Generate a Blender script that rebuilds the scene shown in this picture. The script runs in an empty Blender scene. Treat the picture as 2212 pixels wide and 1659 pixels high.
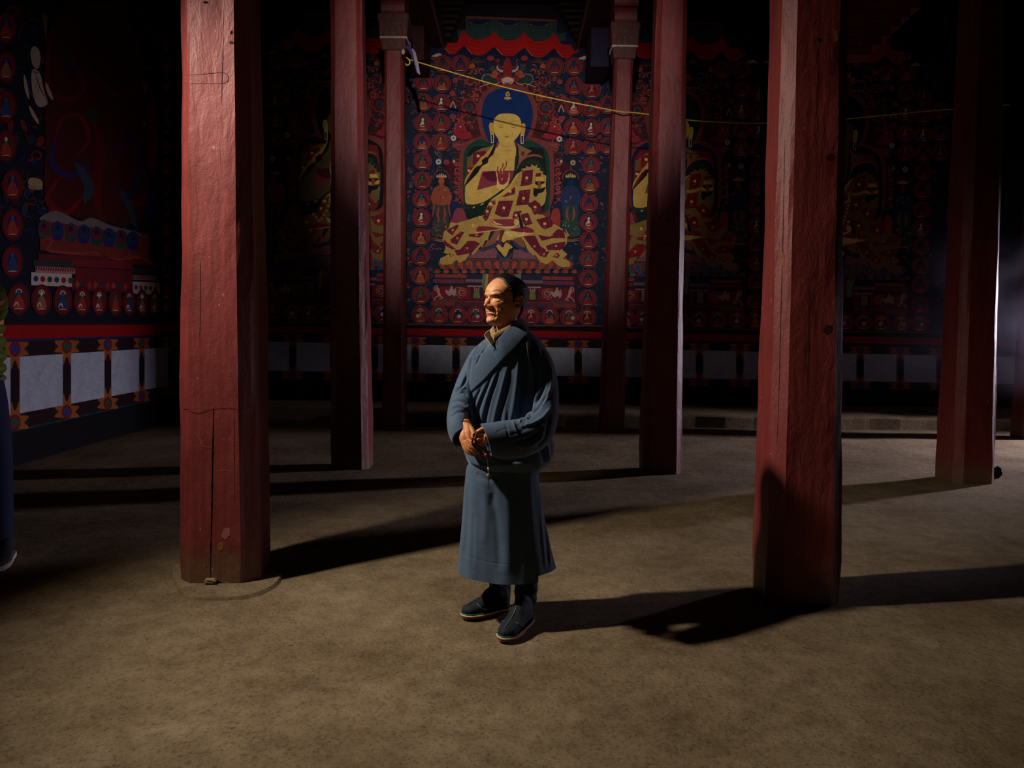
import bpy, bmesh, math, random
import numpy as np
from mathutils import Vector, Matrix
random.seed(7)
SC = bpy.context.scene
COL = SC.collection
# ------------------------------------------------------------------ camera
W_, H_ = 2212, 1659
FPX = 1750.0
CAMZ = 1.457
PITCH = math.atan((829.5-703)/FPX)
ROLL = math.radians(0.6)
_f = np.array([0, math.cos(PITCH), -math.sin(PITCH)])
_u0 = np.array([0, math.sin(PITCH), math.cos(PITCH)])
_r0 = np.array([1.0, 0, 0])
_r = math.cos(ROLL)*_r0 + math.sin(ROLL)*_u0
_u = -math.sin(ROLL)*_r0 + math.cos(ROLL)*_u0
_c = np.array([0, 0, CAMZ])
def ray(px, py):
    return _f*FPX + _r*(px-W_/2) - _u*(py-H_/2)
def onY(px, py, Y):
    d = ray(px, py); t = Y/d[1]
    return _c + d*t
def onX(px, py, X):
    d = ray(px, py); t = X/d[0]
    return _c + d*t
def onZ(px, py, Z=0.0):
    d = ray(px, py); t = (Z-CAMZ)/d[2]
    return _c + d*t
def proj(P):
    """Nx3 world -> Nx2 photo pixels"""
    P = np.asarray(P, float)-_c
    z = P@_f
    return np.stack([W_/2+FPX*(P@_r)/z, H_/2-FPX*(P@_u)/z], -1)

cam_d = bpy.data.cameras.new('camera'); cam = bpy.data.objects.new('camera', cam_d); COL.objects.link(cam)
cam_d.sensor_width = 36; cam_d.lens = 36*FPX/W_; cam_d.clip_start = 0.05
M = Matrix(((_r[0], _u[0], -_f[0], 0), (_r[1], _u[1], -_f[1], 0), (_r[2], _u[2], -_f[2], CAMZ), (0, 0, 0, 1)))
cam.matrix_world = M
SC.camera = cam

# ------------------------------------------------------------------ helpers
def lin(c):
    return tuple(((v/255.0)/12.92 if v/255.0 <= .04045 else ((v/255.0+.055)/1.055)**2.4) for v in c)
def tag(o, label=None, cat=None, group=None, kind=None):
    if label: o['label'] = label
    if cat: o['category'] = cat
    if group: o['group'] = group
    if kind: o['kind'] = kind
    return o
def empty(name, loc=(0, 0, 0), rz=0):
    o = bpy.data.objects.new(name, None); COL.objects.link(o); o.location = loc; o.rotation_euler = (0, 0, rz)
    o.empty_display_size = .1
    return o
def mk(name, verts, faces, mat, parent=None, smooth=False, cols=None, facecols=None):
    me = bpy.data.meshes.new(name)
    me.from_pydata([tuple(map(float, v)) for v in verts], [], [tuple(map(int, f)) for f in faces])
    if smooth: me.polygons.foreach_set('use_smooth', [True]*len(me.polygons))
    if cols is not None:
        a = me.color_attributes.new('Col', 'FLOAT_COLOR', 'POINT')
        c = np.ones((len(verts), 4), np.float32); c[:, :3] = cols
        a.data.foreach_set('color', c.ravel())
    if facecols is not None:
        a = me.color_attributes.new('Col', 'FLOAT_COLOR', 'CORNER')
        n = [len(f) for f in faces]
        c = np.ones((sum(n), 4), np.float32); c[:, :3] = np.repeat(np.asarray(facecols, np.float32), n, 0)
        a.data.foreach_set('color', c.ravel())
    me.update()
    o = bpy.data.objects.new(name, me); COL.objects.link(o)
    if mat: me.materials.append(mat)
    if parent: o.parent = parent
    return o
class MB:
    def __init__(s): s.v = []; s.f = []
    def add(s, v, f):
        n = len(s.v); s.v += [tuple(x) for x in v]; s.f += [tuple(i+n for i in q) for q in f]; return s
    def box(s, x0, x1, y0, y1, z0, z1, b=0.0, M4=None):
        bm = bmesh.new(); bmesh.ops.create_cube(bm, size=1)
        for v in bm.verts:
            v.co = Vector((x0+(v.co.x+.5)*(x1-x0), y0+(v.co.y+.5)*(y1-y0), z0+(v.co.z+.5)*(z1-z0)))
        if b > 0: bmesh.ops.bevel(bm, geom=bm.edges[:], offset=b, segments=2, affect='EDGES', profile=.6)
        if M4 is not None: bmesh.ops.transform(bm, matrix=M4, verts=bm.verts)
        bm.verts.index_update()
        s.add([v.co[:] for v in bm.verts], [[v.index for v in f.verts] for f in bm.faces]); bm.free(); return s
    def sphere(s, c, r, seg=12, rings=8, sc=(1, 1, 1)):
        v = []; f = []
        for i in range(rings+1):
            th = math.pi*i/rings
            for j in range(seg):
                ph = 2*math.pi*j/seg
                v.append((c[0]+r*sc[0]*math.sin(th)*math.cos(ph), c[1]+r*sc[1]*math.sin(th)*math.sin(ph), c[2]+r*sc[2]*math.cos(th)))
        for i in range(rings):
            for j in range(seg):
                a = i*seg+j; b = i*seg+(j+1) % seg
                f.append((a, a+seg, b+seg, b))
        return s.add(v, f)
    def tube(s, pts, rad, seg=8, cap=True, flat=1.0):
        pts = [np.array(p, float) for p in pts]; n = len(pts)
        if not hasattr(rad, '__len__'): rad = [rad]*n
        v = []; f = []; up = np.array([0.13, .21, 1.0])
        for i, p in enumerate(pts):
            t = pts[min(i+1, n-1)]-pts[max(i-1, 0)]; t = t/(np.linalg.norm(t)+1e-9)
            if abs(t@up)/np.linalg.norm(up) > .95: up = np.array([1.0, .1, .1])
            a = np.cross(t, up); a /= np.linalg.norm(a); b = np.cross(a, t); up = b
            for j in range(seg):
                ph = 2*math.pi*j/seg
                v.append(p+rad[i]*(a*math.cos(ph)+b*math.sin(ph)*flat))
        for i in range(n-1):
            for j in range(seg):
                a = i*seg+j; b = i*seg+(j+1) % seg
                f.append((a, b, b+seg, a+seg))
        if cap: f.append(tuple(range(seg-1, -1, -1))); f.append(tuple(range((n-1)*seg, n*seg)))
        return s.add(v, f)
    def build(s, name, mat, parent=None, smooth=False):
        return mk(name, s.v, s.f, mat, parent, smooth)
def spl(pts, n=8, closed=False):
    """Catmull-Rom through points"""
    P = [np.array(p, float) for p in pts]; m = len(P); out = []
    rng = range(m) if closed else range(m-1)
    for i in rng:
        if closed: p0, p1, p2, p3 = P[(i-1) % m], P[i], P[(i+1) % m], P[(i+2) % m]
        else: p0, p1, p2, p3 = P[max(i-1, 0)], P[i], P[i+1], P[min(i+2, m-1)]
        for k in range(n):
            t = k/n
            out.append(.5*((2*p1)+(-p0+p2)*t+(2*p0-5*p1+4*p2-p3)*t*t+(-p0+3*p1-3*p2+p3)*t**3))
    if not closed: out.append(P[-1])
    return out

# ------------------------------------------------------------------ materials
def nodes(name):
    m = bpy.data.materials.new(name); m.use_nodes = True
    nt = m.node_tree; b = nt.nodes['Principled BSDF']
    return m, nt, b
def N(nt, t, **k):
    n = nt.nodes.new(t)
    for a, v in k.items():
        if a in n.inputs.keys() if hasattr(n.inputs, 'keys') else False: n.inputs[a].default_value = v
        else: setattr(n, a, v)
    return n
def objco(nt, scale=(1, 1, 1)):
    tc = nt.nodes.new('ShaderNodeNewGeometry'); mp = nt.nodes.new('ShaderNodeMapping')
    mp.inputs['Scale'].default_value = scale
    nt.links.new(tc.outputs['Position'], mp.inputs['Vector']); return mp.outputs['Vector']
def noise(nt, vec, scale, detail=4, rough=.55, dist=0):
    n = nt.nodes.new('ShaderNodeTexNoise'); n.inputs['Scale'].default_value = scale; n.inputs['Detail'].default_value = detail
    n.inputs['Roughness'].default_value = rough; n.inputs['Distortion'].default_value = dist
    nt.links.new(vec, n.inputs['Vector']); return n.outputs['Fac']
def ramp(nt, fac, stops):
    r = nt.nodes.new('ShaderNodeValToRGB'); e = r.color_ramp.elements
    while len(e) < len(stops): e.new(.5)
    for i, (p, c) in enumerate(stops):
        e[i].position = p; e[i].color = (*c, 1) if len(c) == 3 else c
    nt.links.new(fac, r.inputs['Fac']); return r.outputs['Color']
def mix(nt, a, b, fac, mode='MIX'):
    m = nt.nodes.new('ShaderNodeMix'); m.data_type = 'RGBA'; m.blend_type = mode
    if hasattr(fac, 'links') or hasattr(fac, 'is_linked'): nt.links.new(fac, m.inputs[0])
    else: m.inputs[0].default_value = fac
    for s, i in ((a, 6), (b, 7)):
        if hasattr(s, 'is_linked'): nt.links.new(s, m.inputs[i])
        else: m.inputs[i].default_value = (*s, 1)
    return m.outputs[2]
def bump(nt, b, h, strength=.3, dist=.01, prev=None):
    n = nt.nodes.new('ShaderNodeBump'); n.inputs['Strength'].default_value = strength; n.inputs['Distance'].default_value = dist
    nt.links.new(h, n.inputs['Height'])
    if prev is not None: nt.links.new(prev, n.inputs['Normal'])
    nt.links.new(n.outputs['Normal'], b.inputs['Normal']); return n.outputs['Normal']
def plain(name, rgb, rough=.7, spec=.3, metal=0, bs=0, bst=.2):
    m, nt, b = nodes(name); v = objco(nt)
    c = lin(rgb)
    f = noise(nt, v, 25, 4)
    colr = ramp(nt, f, [(.3, tuple(x*.75 for x in c)), (.7, tuple(min(1, x*1.2) for x in c))])
    nt.links.new(colr, b.inputs['Base Color']); b.inputs['Roughness'].default_value = rough
    b.inputs['Specular IOR Level'].default_value = spec; b.inputs['Metallic'].default_value = metal
    if bs: bump(nt, b, noise(nt, v, bs, 3), bst, .005)
    return m

def mat_floor():
    m, nt, b = nodes('beaten_earth'); v = objco(nt)
    big = noise(nt, v, 1.3, 5, .6); mid = noise(nt, v, 9, 6, .62); fine = noise(nt, v, 62, 7, .78)
    c1 = ramp(nt, mid, [(.25, lin((128, 112, 88))), (.5, lin((150, 132, 105))), (.75, lin((167, 150, 121)))])
    c2 = ramp(nt, big, [(.35, (.62, .58, .54)), (.65, (1, 1, 1))])
    c = mix(nt, c1, c2, 1.0, 'MULTIPLY')
    c3 = ramp(nt, fine, [(.36, (.35, .31, .28)), (.46, (.92, .92, .92)), (.7, (1.2, 1.17, 1.12))])
    c = mix(nt, c, c3, .85, 'MULTIPLY')
    nt.links.new(c, b.inputs['Base Color']); b.inputs['Roughness'].default_value = .95; b.inputs['Specular IOR Level'].default_value = .12
    n1 = bump(nt, b, noise(nt, v, 19, 5, .65), .55, .045)
    n2 = bump(nt, b, fine, .9, .014, n1)
    vo = nt.nodes.new('ShaderNodeTexVoronoi'); vo.inputs['Scale'].default_value = 38; vo.feature = 'SMOOTH_F1'; nt.links.new(v, vo.inputs['Vector'])
    bump(nt, b, vo.outputs['Distance'], .5, .012, n2)
    return m
def mat_pillar(name='red_painted_timber', base=(112, 42, 40)):
    m, nt, b = nodes(name); v = objco(nt, (1, 1, .06)); v2 = objco(nt)
    g = noise(nt, v, 34, 6, .65, .4); p = noise(nt, v2, 3.0, 5, .6)
    c = lin(base)
    c1 = ramp(nt, g, [(.25, tuple(x*.72 for x in c)), (.5, c), (.78, (c[0]*1.25, c[1]*1.45, c[2]*1.45))])
    c2 = ramp(nt, p, [(.3, (.7, .62, .6)), (.5, (1, 1, 1)), (.75, (1.15, 1.25, 1.25))])
    cc = mix(nt, c1, c2, .8, 'MULTIPLY')
    # dry mud and worn paint near the foot
    ge = nt.nodes.new('ShaderNodeNewGeometry'); sx = nt.nodes.new('ShaderNodeSeparateXYZ'); nt.links.new(ge.outputs['Position'], sx.inputs[0])
    mr = nt.nodes.new('ShaderNodeMapRange'); mr.inputs['From Min'].default_value = .38; mr.inputs['From Max'].default_value = .0
    nt.links.new(sx.outputs['Z'], mr.inputs['Value'])
    sm = noise(nt, v2, 16, 6, .7)
    ad = nt.nodes.new('ShaderNodeMath'); ad.operation = 'MULTIPLY'; nt.links.new(mr.outputs[0], ad.inputs[0]); nt.links.new(sm, ad.inputs[1])
    mask = ramp(nt, ad.outputs[0], [(.16, (0, 0, 0)), (.42, (.85, .85, .85))])
    cc = mix(nt, cc, lin((100, 76, 52)), mask)
    # small chips
    ch = noise(nt, objco(nt, (1, 1, .35)), 48, 3, .5)
    cm = ramp(nt, ch, [(.735, (0, 0, 0)), (.76, (.7, .7, .7))])
    cc = mix(nt, cc, lin((196, 150, 128)), cm)
    nt.links.new(cc, b.inputs['Base Color']); b.inputs['Roughness'].default_value = .5; b.inputs['Specular IOR Level'].default_value = .4
    n1 = bump(nt, b, noise(nt, objco(nt, (1, 1, .35)), 11, 6, .6, .5), .55, .016)
    n2 = bump(nt, b, g, .2, .003, n1)
    bump(nt, b, noise(nt, v2, 55, 5, .7), .4, .004, n2)
    return m
def mat_paint(name='mural_paint', rough=.75, spec=.15, k=.6):
    m, nt, b = nodes(name); v = objco(nt)
    a = nt.nodes.new('ShaderNodeVertexColor'); a.layer_name = 'Col'
    f1 = noise(nt, v, 7, 6, .65); f2 = noise(nt, v, 45, 5, .7)
    c1 = ramp(nt, f1, [(.28, (.66, .62, .6)), (.55, (1, 1, 1)), (.8, (1.12, 1.1, 1.08))])
    c2 = ramp(nt, f2, [(.3, (.55, .52, .5)), (.5, (1, 1, 1)), (.75, (1.3, 1.25, 1.2))])
    c = mix(nt, a.outputs['Color'], c1, k, 'MULTIPLY'); c = mix(nt, c, c2, k, 'MULTIPLY')
    nt.links.new(c, b.inputs['Base Color']); b.inputs['Roughness'].default_value = rough; b.inputs['Specular IOR Level'].default_value = spec
    bump(nt, b, f2, .2, .004)
    return m
def mat_vcol(name, rough=.5, spec=.4, bs=300, bst=.15, bd=.001, sss=0, mott=.25):
    m, nt, b = nodes(name); v = objco(nt)
    a = nt.nodes.new('ShaderNodeVertexColor'); a.layer_name = 'Col'
    f = noise(nt, v, 90, 4, .6)
    c2 = ramp(nt, f, [(.3, (.72, .68, .66)), (.5, (1, 1, 1)), (.72, (1.15, 1.12, 1.1))])
    c = mix(nt, a.outputs['Color'], c2, mott, 'MULTIPLY')
    nt.links.new(c, b.inputs['Base Color']); b.inputs['Roughness'].default_value = rough; b.inputs['Specular IOR Level'].default_value = spec
    if sss:
        b.inputs['Subsurface Weight'].default_value = sss; b.inputs['Subsurface Radius'].default_value = (.006, .002, .001); b.inputs['Subsurface Scale'].default_value = 1
    bump(nt, b, noise(nt, v, bs, 3, .6), bst, bd)
    return m
def mat_wool(name, rgb, rough=.85, sheen=.3):
    m, nt, b = nodes(name); v = objco(nt); v2 = objco(nt, (1, 1, 2.2))
    c = lin(rgb); f = noise(nt, v2, 420, 3, .7); g = noise(nt, v, 9, 4)
    c1 = ramp(nt, f, [(.3, tuple(x*.62 for x in c)), (.5, c), (.72, tuple(min(1, x*1.5) for x in c))])
    c2 = ramp(nt, g, [(.3, (.85, .85, .87)), (.7, (1.1, 1.1, 1.08))])
    nt.links.new(mix(nt, c1, c2, 1, 'MULTIPLY'), b.inputs['Base Color'])
    b.inputs['Roughness'].default_value = rough; b.inputs['Sheen Weight'].default_value = sheen; b.inputs['Sheen Roughness'].default_value = .4
    b.inputs['Sheen Tint'].default_value = (.6, .75, .95, 1); b.inputs['Specular IOR Level'].default_value = .25
    bump(nt, b, f, .35, .0012)
    return m
MT = {}
MT['floor'] = mat_floor(); MT['pillar'] = mat_pillar(); MT['paint'] = mat_paint()
MT['wall'] = plain('dark_plaster', (34, 26, 30), .9, .1, bs=20, bst=.3)
MT['wall_red'] = plain('deep_red_plaster', (60, 12, 12), .9, .1, bs=20, bst=.3)
MT['beam'] = plain('dark_red_beam', (58, 22, 20), .7, .2, bs=30, bst=.3)
MT['rafter'] = plain('dark_rafter_wood', (46, 30, 26), .8, .2, bs=40, bst=.3)
MT['stone'] = plain('dusty_stone', (128, 108, 84), .95, .1, bs=30, bst=.6)
# ------------------------------------------------------------------ the room
YW = 13.5; XL = -5.0; XR = 10.5; YB = -3.0; ZC = 7.4
def grid_plane(name, x0, x1, y0, y1, n, m, zf, mat):
    xs = np.linspace(x0, x1, n); ys = np.linspace(y0, y1, m); v = []; f = []
    for j, y in enumerate(ys):
        for i, x in enumerate(xs): v.append((x, y, zf(x, y)))
    for j in range(m-1):
        for i in range(n-1): a = j*n+i; f.append((a, a+1, a+n+1, a+n))
    return mk(name, v, f, mat, None, True)
def fz(x, y):
    if y < .5 or abs(x) > 7: return 0
    return .006*math.sin(1.7*x+.6*y)*math.sin(1.1*y-.4*x)+.004*math.sin(4.1*x+2)*math.sin(3.3*y+1)-.008
fl = grid_plane('floor', XL-.05, XR+.05, YB, YW+.05, 150, 150, fz, MT['floor']); tag(fl, 'beaten earth floor of the hall', None, None, 'structure')
def wallbox(name, *a, mat=None):
    o = MB().box(*a).build(name, mat or MT['wall']); tag(o, None, None, None, 'structure'); return o
wallbox('wall_back', XL-.3, XR+.3, YW, YW+.3, -.05, ZC)
wallbox('wall_left', XL-.3, XL, YB, YW, -.05, ZC)
# right wall with the doorway that lets the daylight in
wr = MB(); wr.box(XR, XR+.3, YB, 9.6, -.05, ZC); wr.box(XR, XR+.3, 12.3, YW, -.05, ZC); wr.box(XR, XR+.3, 9.6, 12.3, 3.0, ZC)
tag(wr.build('wall_right', MT['wall']), None, None, None, 'structure')
wf = MB().box(XL-.3, XR+.3, YB-.3, YB, -.05, ZC).build('wall_front', MT['wall']); tag(wf, kind='structure')
wallbox('ceiling', XL-.3, XR+.3, YB-.3, YW+.3, ZC, ZC+.2, mat=MT['rafter'])
# low platform along the back wall
pl = MB()
n = 60; xs = np.linspace(-1.95, XR, n); v = []; f = []
for i, x in enumerate(xs):
    w = .02*math.sin(x*3.1)+.015*math.sin(x*7.3+1)
    hz = .17+.008*math.sin(x*5)
    v += [(x, 11.75+w, -.03), (x, 11.75+w, hz-.02), (x, 11.79+w, hz), (x, YW, hz)]
for i in range(n-1):
    for k in range(3): a = i*4+k; f.append((a, a+4, a+5, a+1))
v += [(XL, 12.6, -.03), (XL, 12.6, .15), (XL, 12.64, .17), (XL, YW, .17), (-1.95, 12.6, -.03), (-1.95, 12.6, .15), (-1.95, 12.64, .17), (-1.95, YW, .17)]
q = n*4
for k in range(3): f.append((q+k, q+4+k, q+5+k, q+1+k))
f.append((0, 1, 2, 3))
o = mk('trim_1', v, f, MT['floor']); tag(o, 'low earthen step along the foot of the back wall', kind='structure')

# ------------------------------------------------------------------ pillars
def octo(cx, cy, a, c, rot=0):
    """square of half size a with chamfer c -> 8 points"""
    P = [(a-c, -a), (a, -a+c), (a, a-c), (a-c, a), (-a+c, a), (-a, a-c), (-a, -a+c), (-a+c, -a)]
    cs, sn = math.cos(rot), math.sin(rot)
    return [(cx+x*cs-y*sn, cy+x*sn+y*cs) for x, y in P]
def pillar(label, Yc, bot, top, htop, rot=0, cf=.30, seed=0, name='pillar', crack=None, notch=None, sub=14):
    """bot/top = (py, xl, xr) silhouettes in the photo; the shaft stands at depth Yc"""
    rnd = random.Random(seed)
    gz = []
    A = [onY(bot[1], bot[0], Yc), onY(bot[2], bot[0], Yc)]; B = [onY(top[1], top[0], Yc), onY(top[2], top[0], Yc)]
    zb = (A[0][2]+A[1][2])/2; zt = (B[0][2]+B[1][2])/2
    def at(z):
        t = (z-zb)/(zt-zb)
        l = A[0][0]+(B[0][0]-A[0][0])*t; r = A[1][0]+(B[1][0]-A[1][0])*t
        return (l+r)/2, (r-l)/2
    view = math.atan2((A[0][0]+A[1][0])/2, Yc)
    # projected half width of the chamfered square seen at this angle
    u = octo(0, 0, 1, cf, rot); k = max(p[0]*math.cos(view)-p[1]*math.sin(view) for p in u)*math.cos(view)**-1
    x0, _ = at(0)
    root = empty(name, (x0, Yc, 0)); tag(root, label, 'pillar')
    L = 60; v = []; f = []
    wob = [[rnd.uniform(0, 6.28) for _ in range(3)] for _ in range(8)]
    for i in range(L+1):
        z = -0.01+(htop+.01)*i/L
        cx, hw = at(z); a = hw/k*(1.0 if z > .25 else 1+.02*math.sin(z*30))
        P = octo(cx-x0, 0, a, cf*a, rot)
        ring = []
        for j in range(8):
            p, q = P[j], P[(j+1) % 8]
            for s in range(4):
                t = s/4
                w = .012*a/.25*(math.sin(z*2.3+wob[j][0])*.5+math.sin(z*6.1+wob[j][1])*.3+math.sin(z*13+wob[j][2])*.2)*(1 if s == 0 else .35)
                x = p[0]+(q[0]-p[0])*t; y = p[1]+(q[1]-p[1])*t
                rr = math.hypot(x-(cx-x0), y)+1e-9; x += (x-(cx-x0))/rr*w; y += y/rr*w
                ring.append((x, y, z))
        v += ring
    for i in range(L):
        for j in range(32):
            a = i*32+j; b = i*32+(j+1) % 32; f.append((a, b, b+32, a+32))
    f.append(tuple(range(31, -1, -1))); f.append(tuple(range(L*32, L*32+32)))
    sh = mk('shaft', v, f, MT['pillar'], root)
    root['x0'] = x0
    return root, at
H = 7.0
PILL = {}
PILL['P1'] = pillar('weathered red pillar nearest on the left, lit from its left side, with a mud-stained foot', 4.62, (1245, 393, 590), (5, 394, 566), H, math.radians(2), .36, 1)
PILL['P2'] = pillar('large red pillar nearest on the right of the standing man, its foot in deep shade', 4.36, (1280, 1622, 1811), (5, 1662, 1829), H, math.radians(-1), .36, 2)
PILL['P3'] = pillar('slim dark red pillar between the near left pillar and the buddha mural', 8.25, (1005, 715, 807), (5, 715, 789), H, math.radians(1), .34, 3)
PILL['P4'] = pillar('tall red pillar in front of the mural right of the man, bright above and black at the foot', 8.15, (1010, 1379, 1471), (5, 1411, 1484), H, math.radians(0), .34, 4)
PILL['P7'] = pillar('red pillar in the hazy right background with a small dark stone at its foot', 7.85, (1030, 2019, 2146), (200, 2060, 2166), H, math.radians(3), .34, 7)
PILL['P8'] = pillar('red pillar cut by the right edge of the view', 11.0, (930, 2183, 2275), (200, 2225, 2300), H, math.radians(0), .34, 8)
r5, at5 = pillar('thin red pillar with carved capital left of the large seated buddha', 11.35, (915, 826, 880), (125, 831, 876), 5.30, 0, .30, 5)
r6, at6 = pillar('thin red pillar with carved capital right of the large seated buddha', 11.35, (920, 1292, 1348), (140, 1324, 1367), 5.22, 0, .30, 6)
MT['grey_cap'] = plain('faded_carved_wood', (92, 60, 56), .8, .2, bs=60, bst=.5)
MT['white'] = plain('chalk_white', (190, 180, 170), .8, .2)
def capital(root, at, ztop, seed):
    cx, hw = at(ztop); x0 = root['x0']; dx = cx-x0
    a = hw*1.0
    # carved capital block flaring upward with beaded collar
    mb = MB()
    rings = []
    for z, s in ((ztop-.16, 1.0), (ztop-.15, 1.12), (ztop-.02, 1.22), (ztop+.02, 1.32), (ztop+.20, 1.40), (ztop+.215, 1.48), (ztop+.30, 1.48)):
        rings.append([(p[0], p[1], z) for p in octo(dx, 0, a*s, .1*a)])
    vv = [p for r in rings for p in r]; ff = []
    for i in range(len(rings)-1):
        for j in range(8): q = i*8+j; w = i*8+(j+1) % 8; ff.append((q, w, w+8, q+8))
    ff.append(tuple(range(7, -1, -1))); ff.append(tuple(range(len(vv)-8, len(vv))))
    mb.add(vv, ff); cap = mb.build('capital', MT['grey_cap'], root)
    bd = MB()
    for k in range(13):
        t = -1+2*k/12; bd.sphere((dx+t*a*1.15, -a*1.22, ztop-.0), .016, 8, 5)
        bd.sphere((dx+a*1.22, t*a*1.15, ztop-.0), .016, 8, 5); bd.sphere((dx-a*1.22, t*a*1.15, ztop), .016, 8, 5)
    bd.build('beading', MT['white'], cap, True)
    lt = MB()
    for sx in (-.62, .0, .62):
        lt.add([(dx+a*(sx-.13), -a*1.43, ztop+.17), (dx+a*(sx+.13), -a*1.43, ztop+.17), (dx+a*sx, -a*1.40, ztop+.07)], [(0, 1, 2)]) if sx else None
        lt.tube(spl([(dx+a*(sx-.28), -a*1.44, ztop+.03), (dx+a*(sx-.2), -a*1.44, ztop+.12), (dx+a*sx, -a*1.44, ztop+.15), (dx+a*(sx+.2), -a*1.44, ztop+.12), (dx+a*(sx+.28), -a*1.44, ztop+.03)], 4), .008, 5)
    lt.build('carved_leaf', MT['white'] if False else MT['grey_cap'], cap)
    # stacked scroll blocks of the bracket, widening upward along y and x
    z = ztop+.30
    for k, (h, s, yy) in enumerate(((.20, 1.12, 1.3), (.24, 1.2, 1.6), (.20, 1.1, 2.3), (.24, 1.22, 3.0), (.26, 1.3, 3.8))):
        b2 = MB(); seg = 8; pr = []
        for i in range(seg+1):
            th = -math.pi/2+math.pi*i/seg; pr.append((-a*yy-.05*math.cos(th), z+h/2+h/2*math.sin(th)))
        pr += [(a*yy, z+h), (a*yy, z)]
        m_ = len(pr); vv = [(dx-a*s, p[0], p[1]) for p in pr]+[(dx+a*s, p[0], p[1]) for p in pr]
        ff = [(i, (i+1) % m_, m_+(i+1) % m_, m_+i) for i in range(m_)]+[tuple(range(m_-1, -1, -1)), tuple(range(m_, 2*m_))]
        b2.add(vv, ff); b2.build('bracket_block', MT['pillar'], root); z += h
capital(r5, at5, 5.30, 1); capital(r6, at6, 5.22, 2)
# bracket peeping out behind the near right pillar
br = empty('bracket', tuple(onY(1850, 60, 7.9))); tag(br, 'stepped red roof bracket half hidden behind the near right pillar', 'bracket')
for k in range(6):
    p = onY(1815, 118-k*20, 7.9)-onY(1850, 60, 7.9); l = .25+.09*k
    MB().box(p[0]-.2, p[0]+l, -.12, .12, p[2]-.045, p[2]+.04, .015).build('bracket_block', MT['pillar'], br)
MB().box(-.45, .9, -.12, .12, .34, 7.39-onY(1850, 60, 7.9)[2], .01).build('beam_end', MT['beam'], br)

# stone under the near left pillar with a loose brick in the notch
def rock(name, c, sx, sy, sz, seed, mat, parent=None, n=2):
    rnd = random.Random(seed); bm = bmesh.new(); bmesh.ops.create_icosphere(bm, subdivisions=n+1, radius=1)
    ph = [rnd.uniform(0, 6.28) for _ in range(6)]
    for v in bm.verts:
        q = v.co.copy(); s = 1+.12*math.sin(4*q.x+ph[0])*math.sin(3*q.y+ph[1])+.1*math.sin(7*q.z+ph[2]+3*q.x)
        q = Vector((max(-.8, min(.8, q.x)), max(-.8, min(.8, q.y)), max(-.75, min(.75, q.z))))*s
        v.co = Vector((c[0]+q.x*sx*1.2, c[1]+q.y*sy*1.2, c[2]+q.z*sz*1.25))
    bm.verts.index_update()
    o = mk(name, [v.co[:] for v in bm.verts], [[v.index for v in f.verts] for f in bm.faces], mat, parent, True); bm.free(); return o
p = onZ(494, 1262)
q_ = [(372, 1232), (386, 1268), (404, 1288), (450, 1290), (520, 1287), (572, 1272), (602, 1250), (600, 1225), (560, 1205), (420, 1205), (384, 1214)]
q_ = [onZ(a, b, .012) for a, b in spl(q_, 4, True)]; k_ = len(q_); cc_ = sum(q_)/k_
o = mk('base_stone', [v for v in q_]+[(v[0]+(v[0]-cc_[0])*.05, v[1]+(v[1]-cc_[1])*.05, -.02) for v in q_], [tuple(range(k_))]+[(i, k_+i, k_+(i+1) % k_, (i+1) % k_) for i in range(k_)], MT['floor']); tag(o, 'flat dusty stone under the foot of the near left pillar', 'stone')
p = onZ(456, 1266)
o = rock('loose_brick', (0, 0, 0), .034, .02, .015, 5, MT['stone']); o.location = (p[0], p[1]-.0, .03); tag(o, 'small rounded brick lying against the foot of the near left pillar', 'brick')
p = onZ(2150, 1030)
o = rock('dark_stone', (0, 0, 0), .035, .03, .055, 9, plain('black_stone', (24, 20, 22), .8, .3)); o.location = (p[0]+.01, p[1]-.02, .05); tag(o, 'small black stone leaning at the foot of the hazy right pillar', 'stone')
# long crack and seam of the near left pillar (dark wedges set in the front face)
MT['black'] = plain('black_gap', (8, 5, 5), .95, .05)
from mathutils.bvhtree import BVHTree
def marks(root):
    sh = [c for c in root.children if c.name.startswith('shaft')][0]; me = sh.data; l = root.location
    bv = BVHTree.FromPolygons([v.co+l for v in me.vertices], [tuple(q.vertices) for q in me.polygons])
    def hit(px, py, off=.0012):
        d = Vector(ray(px, py)).normalized(); h = bv.ray_cast(Vector(_c), d)
        return None if h[0] is None else h[0]-d*off-l
    return hit
def crack(root, pts, w, name='crack', mat=None):
    hit = marks(root); q = spl(pts, 10); v = []; f = []; n = len(q); rnd = random.Random(int(pts[0][0]*7+pts[0][1]))
    for i, p_ in enumerate(q):
        t = q[min(i+1, n-1)]-q[max(i-1, 0)]; t = t/(np.linalg.norm(t)+1e-9); nn = np.array([-t[1], t[0]]); ww = w/2*(math.sin(math.pi*(i+.5)/n))**.5*rnd.uniform(.6, 1.25)
        a = hit(*(p_+nn*ww)); b = hit(*(p_-nn*ww))
        if a is None or b is None: continue
        v += [a, b]
    f = [(2*i, 2*i+1, 2*i+3, 2*i+2) for i in range(len(v)//2-1)]
    if f: mk(name, v, f, mat or MT['black'], root)
def blotch(root, cx, cy, rx, ry, mat, name, seed=0):
    hit = marks(root); rnd = random.Random(seed); v = []; n = 18
    for i in range(n):
        a = 6.283*i/n; k = .92+.16*math.sin(a*2+seed)+.1*math.sin(a*5+seed*2)+rnd.uniform(-.05, .05); h = hit(cx+rx*k*math.cos(a), cy+ry*k*math.sin(a), .0015)
        if h is not None: v.append(h)
    c = hit(cx, cy, .0015); m_ = len(v); v.append(c); mk(name, v, [(i, (i+1) % m_, m_) for i in range(m_)], mat, root)
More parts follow.
